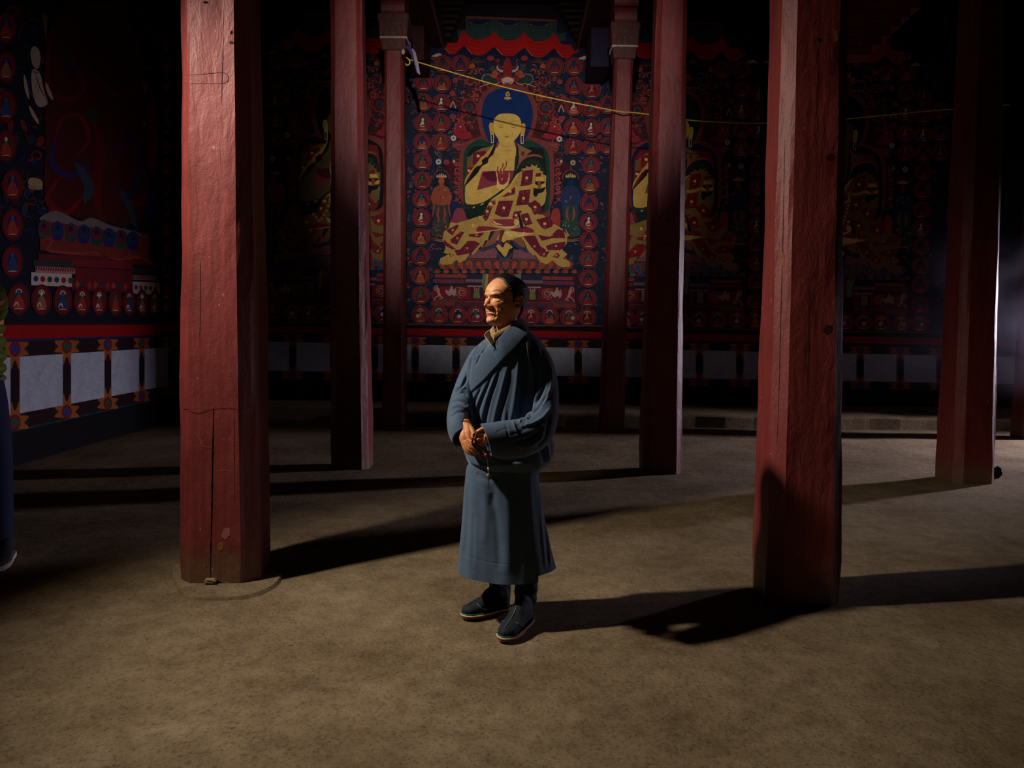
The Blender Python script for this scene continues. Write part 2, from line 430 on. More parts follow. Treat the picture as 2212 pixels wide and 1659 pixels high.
R1, R2, R3, R4 = (PILL[k][0] for k in ('P1', 'P2', 'P3', 'P4'))
MT['ochre'] = plain('bare_ochre_wood', (128, 82, 44), .8, .2, bs=60, bst=.4); MT['groove'] = plain('dark_red_groove', (44, 14, 12), .8, .2); MT['scuff'] = plain('pale_scuff', (138, 78, 72), .7, .2)
crack(R1, [(461, 880), (460, 940), (459, 1000), (458, 1080), (456, 1160), (454, 1252)], 3.4)
crack(R1, [(400, 884), (428, 893), (462, 884), (498, 882), (520, 886)], 1.2, 'crack', MT['groove']); crack(R1, [(396, 884), (406, 884)], 1.6)
crack(R1, [(483, 20), (482, 90), (480, 160), (478, 230)], 1.3, 'crack', MT['groove']); crack(R1, [(396, 163), (440, 160), (486, 158), (488, 178), (440, 181), (398, 180)], 1.1, 'crack', MT['groove'])
crack(R1, [(432, 560), (433, 640), (431, 740)], 1.1, 'crack', MT['groove']); crack(R1, [(505, 900), (506, 1000), (507, 1090)], 1.3, 'crack', MT['groove'])
crack(R1, [(418, 933), (432, 948), (438, 962), (458, 968)], 1.8, 'scuff', MT['scuff']); crack(R1, [(470, 1018), (486, 1016), (500, 1020)], 1.0, 'scuff', MT['scuff'])
blotch(R1, 476, 1180, 6, 12, MT['ochre'], 'bare_patch', 2); blotch(R1, 488, 1152, 10, 14, MT['scuff'], 'scuff', 3); blotch(R1, 500, 70, 3, 4, MT['black'], 'knot', 4); blotch(R1, 500, 92, 7, 3, MT['groove'], 'knot', 5); blotch(R1, 527, 1190, 7, 3, MT['ochre'], 'bare_patch', 6)
blotch(R1, 444, 5, 5, 3, MT['black'], 'knot', 8); blotch(R1, 442, 1222, 4, 5, MT['ochre'], 'bare_patch', 9)
crack(R1, [(440, 1256), (446, 1257), (456, 1257), (470, 1258), (480, 1260)], 9, 'notch')
crack(R2, [(1695, 300), (1693, 420), (1690, 560), (1686, 700), (1683, 830), (1678, 960)], 1.6, 'crack', MT['groove'])
blotch(R2, 1803, 77, 9, 15, MT['ochre'], 'bare_patch', 12); blotch(R2, 1770, 86, 4, 5, MT['black'], 'knot', 13); blotch(R2, 1691, 560, 3, 20, MT['ochre'], 'bare_patch', 14); blotch(R2, 1788, 712, 9, 12, MT['groove'], 'knot', 15); blotch(R2, 1793, 340, 10, 8, MT['groove'], 'knot', 16)
crack(R2, [(1768, 466), (1780, 468), (1796, 470)], 1.4, 'scuff', MT['scuff']); crack(R2, [(1770, 20), (1768, 120), (1762, 260)], 1.0, 'crack', MT['groove']); crack(R2, [(1748, 600), (1746, 720), (1744, 860)], 1.1, 'crack', MT['groove'])
blotch(R4, 1425, 471, 3, 3, MT['black'], 'peg_hole', 17); blotch(R4, 1445, 473, 3, 3, MT['black'], 'peg_hole', 18); crack(R4, [(1410, 528), (1430, 526), (1458, 531)], 1.2, 'crack', MT['groove'])
crack(R3, [(772, 480), (773, 600), (771, 700)], 1.0, 'crack', MT['groove'])

# ------------------------------------------------------------------ beams and rafters over the mural
def beam(label, x0, x1, y0, y1, z0, z1, name='roof_beam', b=.01):
    o = MB().box(x0, x1, y0, y1, z0, z1, b).build(name, MT['beam']); tag(o, label, 'beam'); return o
zb = onY(905, 162, 13.3)[2]
xa, xb = onY(873, 162, 13.3)[0], onY(930, 162, 13.3)[0]
bl = beam('dark red roof beam running over the left carved capital to the wall', xa, xb, 4.5, 13.49, 5.95, 6.6)
MB().box(xa+.02, xb-.02, 12.55, 13.46, zb, 5.95, .02).build('corbel', MT['beam'], bl)
xc, xd = onY(1263, 175, 13.3)[0], onY(1306, 175, 13.3)[0]
zb2 = onY(1285, 176, 13.3)[2]
bl2 = beam('dark red roof beam running over the right carved capital to the wall', xc, xd+.1, 4.5, 13.49, 5.95, 6.6)
MB().box(xc+.02, xd, 12.55, 13.46, zb2, 5.95, .02).build('corbel', plain('blue_black_wood', (40, 34, 58), .8, .2), bl2)
# beaded planks on the inner side of both beams
for s, px0, bb in ((1, 960, bl), (-1, 1245, bl2)):
    e = onY(px0, 100, 13.4)
    xi = e[0]; lo, hi = (xb, xi) if s > 0 else (xi, xc)
    MB().box(lo, hi, 4.5, 13.46, e[2]+.0, e[2]+.12, .005).build('cornice_plank', MT['beam'], bb)
    bd = MB()
    for k in range(96): bd.box(xi-.025*s-.016, xi-.025*s+.016, 6.0+k*.078, 6.0+k*.078+.05, e[2]-.028, e[2]+.004)
    bd.build('bead_row', MT['grey_cap'], bb)
for k in range(16):
    y = 13.3-k*.42
    o = MB().box(xb-.05, xc+.05, y-.09, y+.09, 6.62, 6.78, .01).build('rafter', MT['rafter'])
    tag(o, 'dark round-edged rafter lying across the two roof beams above the mural', 'rafter', 'rafters across the roof beams')
# stepped joist ends each side of the painted canopy
steps = [(968, 1004, 12), (950, 985, 40)]
for s, (x0, x1) in ((0, (948, 1005)), (1, (1200, 1262))):
    for r in range(7):
        y = 8+r*13.5
        a = onY(x0+(r*3.2 if s == 0 else 0), y, 13.35); b = onY(x1-(r*6 if s == 0 else 0)-(0 if s == 0 else r*1.5), y+7, 13.35)
        if s == 1: a = onY(1205+r*7, y+3, 13.35); b = onY(1262-r*2, y+10, 13.35)
        if b[0]-a[0] < .05: continue
        o = MB().box(a[0], b[0], 13.25, 13.49, b[2], a[2], .005).build('joist_end', MT['rafter'])
        tag(o, 'short dark joist end stepped beside the %s edge of the painted canopy' % ('left' if s == 0 else 'right'), 'joist', 'joist ends %s of the canopy' % ('left' if s == 0 else 'right'))
# cross beams far above, dark
for i, y in enumerate((3.4, 8.45)):
    o = MB().box(XL, XR, y-.22, y+.22, 6.9 if i else 6.9, 7.38, .02).build('cross_beam', MT['beam'])
    tag(o, 'dark cross beam under the ceiling, resting on the %s row of pillars' % ('near' if i == 0 else 'middle'), 'beam')
# ------------------------------------------------------------------ wall paintings (flat pigment on the walls)
def dtw(c, k=1.0): return tuple(x*k for x in lin(c))
class Paint:
    def __init__(s, fn, nrm, dx=0, dy=0, clip=None):
        s.fn = fn; s.n = np.array(nrm, float); s.dx = dx; s.dy = dy; s.P = {}; s.lv = 0; s.k = 0; s.cur = 'field'; s.clip = clip; s.rnd = random.Random(5)
    def part(s, name): s.cur = name; return s
    def poly(s, pts, col, lv=None, jit=.06):
        s.k += 1
        if lv is None: lv = s.lv
        off = .0010+lv*.0003+s.k*2e-6
        vs = []
        for x, y in pts:
            x += s.dx; y += s.dy
            if s.clip: x = min(max(x, s.clip[0]), s.clip[1]); y = min(max(y, s.clip[2]), s.clip[3])
            vs.append(s.fn(x, y)+s.n*off)
        xs = [q[0] for q in pts]; ys = [q[1] for q in pts]
        if s.clip and (max(xs)+s.dx <= s.clip[0] or min(xs)+s.dx >= s.clip[1] or min(ys)+s.dy >= s.clip[3] or max(ys)+s.dy <= s.clip[2]): return
        j = 1+s.rnd.uniform(-jit, jit)
        s.P.setdefault(s.cur, []).append((vs, tuple(v*j for v in dtw(col))))
    def ell(s, cx, cy, rx, ry, col, n=20, lv=None, rot=0, a0=0, a1=6.2832):
        c, d = math.cos(rot), math.sin(rot)
        pts = []
        for i in range(n if a1-a0 > 6.2 else n+1):
            t = a0+(a1-a0)*i/n; x, y = rx*math.cos(t), ry*math.sin(t); pts.append((cx+x*c-y*d, cy+x*d+y*c))
        s.poly(pts, col, lv)
    def smooth(s, pts, col, lv=None, n=5): s.poly([tuple(p) for p in spl(pts, n, True)], col, lv)
    def stroke(s, pts, w, col, lv=None, taper=False, sm=4):
        q = spl(pts, sm) if sm else [np.array(p, float) for p in pts]
        L, R = [], []
        for i in range(len(q)):
            t = q[min(i+1, len(q)-1)]-q[max(i-1, 0)]; t = t/(np.linalg.norm(t)+1e-9); nn = np.array([-t[1], t[0]])
            ww = w/2*(math.sin(math.pi*min(.97, max(.03, i/(len(q)-1)))) ** .7 if taper else 1)
            L.append(q[i]+nn*ww); R.append(q[i]-nn*ww)
        # one quad per step keeps thin curls free of self overlap
        for i in range(len(q)-1):
            s.k += 0
            s.poly([tuple(L[i]), tuple(L[i+1]), tuple(R[i+1]), tuple(R[i])], col, lv, 0)
    def ring(s, cx, cy, rx, ry, w, col, lv=None, n=24, a0=0, a1=6.2832):
        for i in range(n):
            t, u = a0+(a1-a0)*i/n, a0+(a1-a0)*(i+1)/n
            s.poly([(cx+rx*math.cos(t), cy+ry*math.sin(t)), (cx+rx*math.cos(u), cy+ry*math.sin(u)), (cx+(rx-w)*math.cos(u), cy+(ry-w)*math.sin(u)), (cx+(rx-w)*math.cos(t), cy+(ry-w)*math.sin(t))], col, lv, 0)
    def curl(s, cx, cy, r, a, turns, w, col, lv=None, dr=1):
        pts = []
        for i in range(9):
            t = i/8; rr = r*(1-.75*t); pts.append((cx+rr*math.cos(a+dr*t*turns*6.283), cy+rr*math.sin(a+dr*t*turns*6.283)))
        s.stroke(pts, w, col, lv, True, 2)
    def flower(s, cx, cy, r, col, cc, n=8, lv=None):
        for i in range(n):
            a = 6.283*i/n; s.ell(cx+r*.62*math.cos(a), cy+r*.62*math.sin(a), r*.4, r*.3, col, 8, lv, a)
        s.ell(cx, cy, r*.32, r*.32, cc, 8, (s.lv if lv is None else lv)+1)
    def rect(s, x0, y0, x1, y1, col, lv=None, sl=0.0):
        s.poly([(x0, y0), (x1, y0+sl*(x1-x0)), (x1, y1+sl*(x1-x0)), (x0, y1)], col, lv)
    def build(s, root, names=None):
        out = {}
        for nm, L in s.P.items():
            v = []; f = []; c = []
            o0 = np.array(root.location) if root.type == 'EMPTY' else np.zeros(3)
            for vs, col in L:
                f.append(tuple(range(len(v), len(v)+len(vs)))); v += [q-o0 for q in vs]; c.append(col)
            out[nm] = mk(nm.split('#')[0], v, f, MT['paint'], root, False, None, c)
        return out
NAVY = (31, 38, 58); RED = (132, 40, 42); PINK = (150, 70, 72); GOLD = (226, 188, 96); GREEN = (34, 66, 56); WHITE = (205, 196, 180)
BLUE = (16, 48, 104); MAR = (112, 30, 50); ORG = (176, 78, 48); DGRN = (38, 58, 52); TEAL = (52, 84, 82)

def medallion(p, cx, cy, r=19, kind=0, rnd=random):
    p.part('medallion#%d' % p.nm); p.nm += 1
    b = 6
    p.ell(cx, cy, r+1.2, r+1.2, (20, 24, 44), 22, b)
    p.ring(cx, cy, r+.6, r+.6, 1.2, PINK, b+1, 26)
    p.ell(cx, cy, r-1.8, r-1.8, RED, 22, b+2)
    robe = [(150, 50, 40), (168, 82, 52), (140, 40, 48), (120, 34, 40)][rnd.randrange(4)]
    head = [(62, 96, 90), WHITE, (196, 100, 62), (26, 52, 96), (40, 60, 56)][kind if kind < 5 else rnd.randrange(5)]
    halo = [(26, 40, 78), (36, 62, 54), (28, 34, 66)][rnd.randrange(3)]
    p.ell(cx, cy+4, r*.56, r*.66, halo, 16, b+3)                       # body nimbus
    p.smooth([(cx-r*.34, cy-1), (cx, cy-r*.2), (cx+r*.34, cy-1), (cx+r*.42, cy+r*.35), (cx+r*.55, cy+r*.62), (cx, cy+r*.72), (cx-r*.55, cy+r*.62), (cx-r*.42, cy+r*.35)], robe, b+4, 3)
    p.ell(cx, cy-r*.45, r*.27, r*.30, [(30, 58, 50), (28, 44, 96), (22, 22, 34)][rnd.randrange(3)], 12, b+4)
    p.ell(cx, cy-r*.42, r*.15, r*.19, head, 10, b+5)
    p.stroke([(cx-1, cy-r*.22), (cx-r*.18, cy+r*.1), (cx-r*.34, cy+r*.26)], r*.13, head, b+5, False, 2)
    p.stroke([(cx, cy-r*.2), (cx+r*.02, cy+r*.14)], r*.2, head, b+5, False, 2)
    if kind == 1: p.stroke([(cx-r*.2, cy+r*.40), (cx+r*.18, cy+r*.36)], 1.6, WHITE, b+6, False, 2)
    p.stroke([(cx-r*.4, cy+r*.72), (cx, cy+r*.68), (cx+r*.42, cy+r*.72)], 1.8, [(200, 176, 140), (190, 140, 96)][rnd.randrange(2)], b+6, True, 2)
    p.smooth([(cx-r*.55, cy+r*.78), (cx, cy+r*.76), (cx+r*.55, cy+r*.78), (cx, cy+r*.93)], [(26, 50, 60), (110, 60, 44)][rnd.randrange(2)], b+4, 3)

def z1(x, y): return (980+x/9.217, 180+y/9.217)
def z2(x, y): return (980+x/9.217, 340+y/9.217)
def z3(x, y): return (930+x/6.9125, 440+y/6.9125)
def T(f, L): return [f(*q) for q in L]

def backdrop(p, x0, x1, y0, y1, n, seed):
    rnd = random.Random(seed); p.part('painted_ground')
    p.poly([(x0, y0), (x1, y0), (x1, y1), (x0, y1)], NAVY, 0, 0)
    cols = [(52, 84, 74), (140, 50, 54), (110, 40, 48), (50, 74, 118), (70, 104, 104), (150, 72, 72), (20, 28, 56), (166, 70, 60), (44, 70, 74)]
    for i in range(n):
        x = rnd.uniform(x0+4, x1-4); y = rnd.uniform(y0+4, y1-4); k = rnd.random(); c = rnd.choice(cols)
        if k < .5: p.curl(x, y, rnd.uniform(3, 8), rnd.uniform(0, 6.28), rnd.uniform(.5, 1.1), rnd.uniform(1.4, 2.6), c, 1+(i % 3))
        elif k < .9: p.ell(x, y, rnd.uniform(2, 5), rnd.uniform(1, 2.4), c, 8, 1+(i % 3), rnd.uniform(0, 3.1))
        else: p.flower(x, y, rnd.uniform(3, 5), rnd.choice([(140, 52, 60), PINK, (130, 40, 44)]), (40, 50, 90), 6, 2)

def canopy(p, full=True):
    p.part('painted_canopy')
    p.poly([(930, 100), (1000, 100), (1010, 36), (1203, 46), (1222, 72), (1262, 112), (1262, 128), (930, 125)], (24, 28, 56), 1, 0)
    p.poly([(1007, 36), (1203, 44), (1203, 47), (1007, 39.5)], (140, 62, 40), 4, 0)
    p.poly([(1006, 40), (1203, 47), (1203, 72), (1222, 73), (1222, 90), (990, 84), (988, 66), (1006, 66)], (44, 66, 64), 2, 0)
    xs = [1002, 1067, 1132, 1196]
    for i in range(3):
        a, b = xs[i], xs[i+1]
        for k in range(5):
            h = 8+k*7
            p.stroke([(a+6+k*1.2, 44+i*2.2), (a+14, 44+h*.75+i*2), ((a+b)/2, 44+h+i*2.2), (b-14, 45+h*.75+i*2), (b-6-k*1.2, 45+i*2.2)], 1.0, (30, 48, 50) if k else (150, 84, 50), 3, False, 4)
        p.smooth([(a+12, 44+i*2), (b-12, 45+i*2), ((a+b)/2+9, 53+i*2), ((a+b)/2-9, 53+i*2)], (26, 28, 64), 3, 3)
    RD = (182, 22, 22); sw = [953, 1002, 1067, 1132, 1196, 1250]
    dp = [(116, 0), (120, 0), (121, 0), (123, 0), (125, 0)]
    for i in range(5):
        a, b = sw[i], sw[i+1]; ta = 64+i*1.8 if i else 98; tb = 64+(i+1)*1.8 if i < 4 else 102; d = 118+i*2; m = (a+b)/2
        up = 84+i*2 if 0 < i < 4 else (94 if i == 0 else 98)
        top = [(a, ta), (a+8, ta+12), (m-10, up), (m+10, up), (b-8, tb+12), (b, tb)]
        bot = [(b+(3 if i < 4 else 0), tb+(34 if i < 4 else 10)), (b-5, tb+(38 if i < 4 else 14)), (b-9, 108+i*2), (b-14, 112+i*2), (b-18, d-3), (m+9, d), (m, d+1), (m-9, d), (a+18, d-3), (a+14, 112+i*2), (a+9, 108+i*2), (a+5, ta+(38 if i else 12)), (a-(3 if i else 0), ta+(34 if i else 8))]
        p.poly(top+bot, RD, 5, .08)
        for k in range(4):
            h = up+5+k*8
            p.stroke([(a+6+k*2, h-6), (m-12, h+1), (m, h+3), (m+12, h+1), (b-6-k*2, h-6)], 1.1, (120, 10, 14), 6, True, 3)
        p.stroke([(a+6, 103+i*2), (a+11, 108+i*2), (a+15, 113+i*2), (a+19, 116+i*2)], 1.2, (200, 110, 60), 6, False, 2)
    for x, y in ((935, 121), (1250, 127)):
        p.smooth([(x, y), (x+14, y-5), (x+20, y-1), (x+22, y+2), (x, y+3)], (196, 176, 150), 7, 3)

def lotus(p, x0, x1, y, col, rim, n, h=27, lv=8):
    """double row of curled lotus petals"""
    p.part('lotus_base'); w = (x1-x0)/n; mid = (x0+x1)/2
    p.rect(x0+6, y-3, x1-6, y+h*.7, (116, 58, 44), lv)
    for i in range(n):
        cx = x0+w*(i+.5); sg = -1 if cx < mid-w*.3 else (1 if cx > mid+w*.3 else 0); sk = sg*w*.28; yy = y
        for k, (s, c) in enumerate(((1.0, rim[i % 2]), (.78, col[i % 2]), (.42, col[(i+1) % 2]))):
            p.smooth([(cx-w*.46*s-sk*0, yy+h*.12+h*.3*(1-s)), (cx-sk*.3, yy-h*.06+h*.34*(1-s)), (cx+w*.46*s, yy+h*.12+h*.3*(1-s)), (cx+w*.40*s-sk*.2, yy+h*.42), (cx-sk, yy+h*(.80-.2*(1-s))), (cx-w*.40*s-sk*.2, yy+h*.42)], c, lv+1+k, 3)
    for i in range(n+1):
        cx = x0+w*i; sg = -1 if cx < mid else 1
        for s, c in ((1.0, rim[(i+1) % 2]), (.7, col[i % 2])):
            p.smooth([(cx-w*.42*s, y+h*.98), (cx-w*.3*s, y+h*.78), (cx, y+h*.70+h*.1*(1-s)), (cx+w*.3*s, y+h*.78), (cx+w*.42*s, y+h*.98), (cx+sg*w*.1, y+h*1.05)], c, lv+(4 if s == 1 else 5), 3)

def throne(p, pal=0):
    p.part('painted_throne'); lv = 5
    a = (86, 92, 116) if not pal else (60, 84, 88)
    p.poly([(945, 592), (1245, 597), (1250, 672), (930, 668)], (70, 28, 40), lv, 0)
    sl = .016
    for x0, x1, y, h, c in ((940, 1008, 592.5, 7, (148, 66, 62)), (1008, 1046, 594, 7, (30, 42, 74)), (1126, 1176, 596, 7, (30, 42, 74)), (1172, 1238, 597.5, 7, (148, 66, 62)),
                            (937, 1004, 603, 8.5, (92, 58, 78)), (1006, 1046, 603, 7, (104, 84, 92)), (1126, 1173, 605.5, 7, (104, 84, 92)), (1174, 1240, 607, 8.5, (92, 58, 78)),
                            (936, 1046, 612.5, 2.4, (24, 30, 58)), (1126, 1241, 615.5, 2.4, (24, 30, 58)),
                            (1010, 1045, 617, 2.6, (160, 130, 126)), (1126, 1168, 619, 2.6, (160, 130, 126)),
                            (935, 1046, 620, 25, (120, 26, 36)), (1126, 1241, 622, 25, (120, 26, 36)),
                            (935, 990, 644, 4, (58, 66, 70)), (1188, 1242, 648, 4, (58, 66, 70)),
                            (936, 1046, 648.5, 3, (130, 46, 46)), (1126, 1242, 651.5, 2.6, (130, 46, 46)),
                            (932, 983, 651.5, 9.5, (118, 54, 50)), (1194, 1244, 655.5, 9.5, (118, 54, 50)), (985, 1046, 652, 9, (88, 40, 54)), (1126, 1192, 654, 9, (88, 40, 54))):
        p.rect(x0, y, x1, y+h, c, lv+1, sl)
    for x0, x1, y in ((940, 1002, 607.3), (1178, 1238, 611.5)):
        for i in range(5):
            x = x0+(x1-x0)*(i+.5)/5; p.ell(x, y+sl*(x-x0), 4.5 if i % 2 else 3.2, 2.7, (46, 74, 130) if i % 2 == 0 and i == 2 else (140, 32, 40), 10, lv+2)
    for x0, x1, y in ((1008, 1045, 606.5), (1128, 1172, 609)):
        k = 0; x = x0
        while x < x1: p.curl(x, y, 2.4, k, .8, 1, (140, 116, 120), lv+2); x += 4; k += 1
    for x in (990, 1022, 1140, 1170):
        p.ell(x, 656.5+.016*(x-960), 3.4, 3, (28, 56, 104), 8, lv+2)
    for x0, w in ((936, 44), (1196, 46)):
        for i in range(10): p.curl(x0+3+w*i/10, 656+.016*(x0-936), 2, i, .7, .9, (150, 80, 70), lv+2)
    for i in range(26):
        x = 940+i*4.1; p.rect(x, 593.6+(x-940)*.016, x+1.4, 598, (110, 44, 44), lv+2) if x < 1006 else None
        x = 1174+i*4.1; p.rect(x, 598.6+(x-1174)*.016, x+1.4, 603, (110, 44, 44), lv+2) if x < 1236 else None
    for k, (c, x0, x1) in enumerate((((96, 110, 86), 1043, 1052), ((170, 150, 90), 1050, 1056), ((140, 60, 60), 1055, 1066), ((100, 44, 52), 1066, 1112), ((110, 116, 96), 1112, 1126))): p.poly([(x0, 592), (x1, 592), (x1-4, 628), (x0-3, 628)], c, lv+1.5)
    # small dancers, winged creatures and shells in the frieze
    FL = (176, 138, 128)
    for m, cx in ((1, 947), (-1, 1231)):
        y = 632 if m == 1 else 635
        p.ell(cx-2*m, y-9, 3, 3.4, FL, 10, lv+3); p.stroke([(cx, y-8), (cx+1*m, y), (cx+4*m, y+8)], 5.5, FL, lv+3, False, 2)
        p.stroke([(cx-2*m, y-2), (cx-8*m, y-7), (cx-6*m, y-14), (cx, y-14)], 2, FL, lv+3, False, 3)
        p.stroke([(cx, y+7), (cx-6*m, y+11), (cx-9*m, y+18)], 2.2, FL, lv+3, False, 3); p.stroke([(cx+4*m, y+8), (cx+10*m, y+12), (cx+3*m, y+14)], 2.4, FL, lv+3, False, 3)
        cx = 976 if m == 1 else 1203; y = 631 if m == 1 else 634
        p.ell(cx, y-10, 2.6, 3, (176, 150, 100), 9, lv+3)
        p.smooth([(cx-4, y-7), (cx+4, y-6), (cx+6, y+5), (cx-5, y+5)], FL, lv+3, 3)
        p.smooth([(cx-4, y), (cx-13, y-5), (cx-12, y+3), (cx-3, y+9)], (150, 142, 140), lv+4, 3); p.smooth([(cx+4, y), (cx+8, y-9), (cx+10, y+3), (cx+5, y+11)], (150, 142, 140), lv+4, 3)
        cx = 999 if m == 1 else 1180; p.curl(cx, y+1, 9, 0 if m == 1 else 3.1, 1.5, 2.2, (164, 124, 104), lv+3, m); p.ring(cx, y, 9.5, 9.5, 1.4, (150, 108, 92), lv+3, 18)
        p.stroke([(cx-14*m, y-9), (cx-2*m, y-10)], 1.6, (150, 108, 92), lv+3, False, 2); p.stroke([(cx-14*m, y+3), (cx-8*m, y+11), (cx, y+14)], 1.6, (150, 108, 92), lv+3, False, 2)
        cx = 1030 if m == 1 else 1150; p.ell(cx, y-6, 2.6, 3, (140, 124, 96), 9, lv+3); p.smooth([(cx-3, y-4), (cx+3, y-4), (cx+7, y+12), (cx-7, y+12)], (108, 116, 62), lv+3, 3)
        p.stroke([(cx-5, y-11), (cx-4, y-2)], 1.6, FL, lv+4, False, 2); p.stroke([(cx+5, y-11), (cx+4, y-2)], 1.6, FL, lv+4, False, 2); p.rect(cx-13, y-9, cx-8, y+13, NAVY, lv+2); p.rect(cx+8, y-9, cx+13, y+13, NAVY, lv+2)
    for y in (640, 643):
        for i in range(20): p.ell(1128+i*5.6, y+.014*i*5.6+2, 1.2, .9, (120, 50, 60), 6, lv+2)

def attendant(p, cx, cy, m, skin, robe, low, seed):
    rnd = random.Random(seed); p.part('attendant_figure#%d' % seed); lv = 8
    p.smooth([(cx-17, cy-14), (cx-13, cy-28), (cx, cy-34), (cx+13, cy-28), (cx+17, cy-14), (cx+13, cy), (cx-13, cy)], (26, 34, 52), lv, 4)
    p.ring(cx, cy-14, 18, 20, 1.4, PINK, lv+1, 24, 3.1, 6.3)
    for i in range(5):
        x = cx-9+4.5*i; p.smooth([(x-2.4, cy-18), (x, cy-28+abs(i-2)*2), (x+2.4, cy-18)], (196, 168, 104), lv+2, 3)
    p.ell(cx, cy-10, 6.5, 8.5, skin, 14, lv+3); p.ell(cx, cy-2, 5, 4, skin, 8, lv+3)
    p.smooth([(cx-14, cy+4), (cx, cy-1), (cx+14, cy+4), (cx+19, cy+18), (cx+15, cy+40), (cx-15, cy+40), (cx-19, cy+18)], robe, lv+2, 4)
    for i in range(9): p.curl(cx+rnd.uniform(-13, 13), cy+rnd.uniform(6, 36), 3, rnd.uniform(0, 6), .8, 1.2, rnd.choice([(196, 150, 90), (90, 40, 40), (60, 76, 60)]), lv+3)
    p.smooth([(cx-14, cy+38), (cx+14, cy+38), (cx+16, cy+75), (cx+20, cy+108), (cx-20, cy+108), (cx-16, cy+75)], low, lv+1, 3)
    for s in (-1, 1):
        p.stroke([(cx+s*15, cy+8), (cx+s*21, cy+24), (cx+s*16, cy+44), (cx+s*20, cy+70)], 4, robe, lv+3, True, 3)
        p.stroke([(cx+s*5, cy+44), (cx+s*8, cy+62), (cx+s*4, cy+76)], 5, (150, 76, 70), lv+2, True, 3)
    for i in range(26):
        p.ell(cx+rnd.uniform(-19, 19), cy+rnd.uniform(76, 110), 1.5, 1.3, rnd.choice([(176, 60, 60), (150, 160, 120), (60, 90, 80)]), 7, lv+3)
    p.stroke([(cx-22, cy+112), (cx, cy+117), (cx+22, cy+113)], 4, (130, 76, 56), lv+2, True, 3); p.stroke([(cx-22, cy+116), (cx, cy+120), (cx+22, cy+117)], 1.6, (160, 140, 130), lv+3, True, 3)

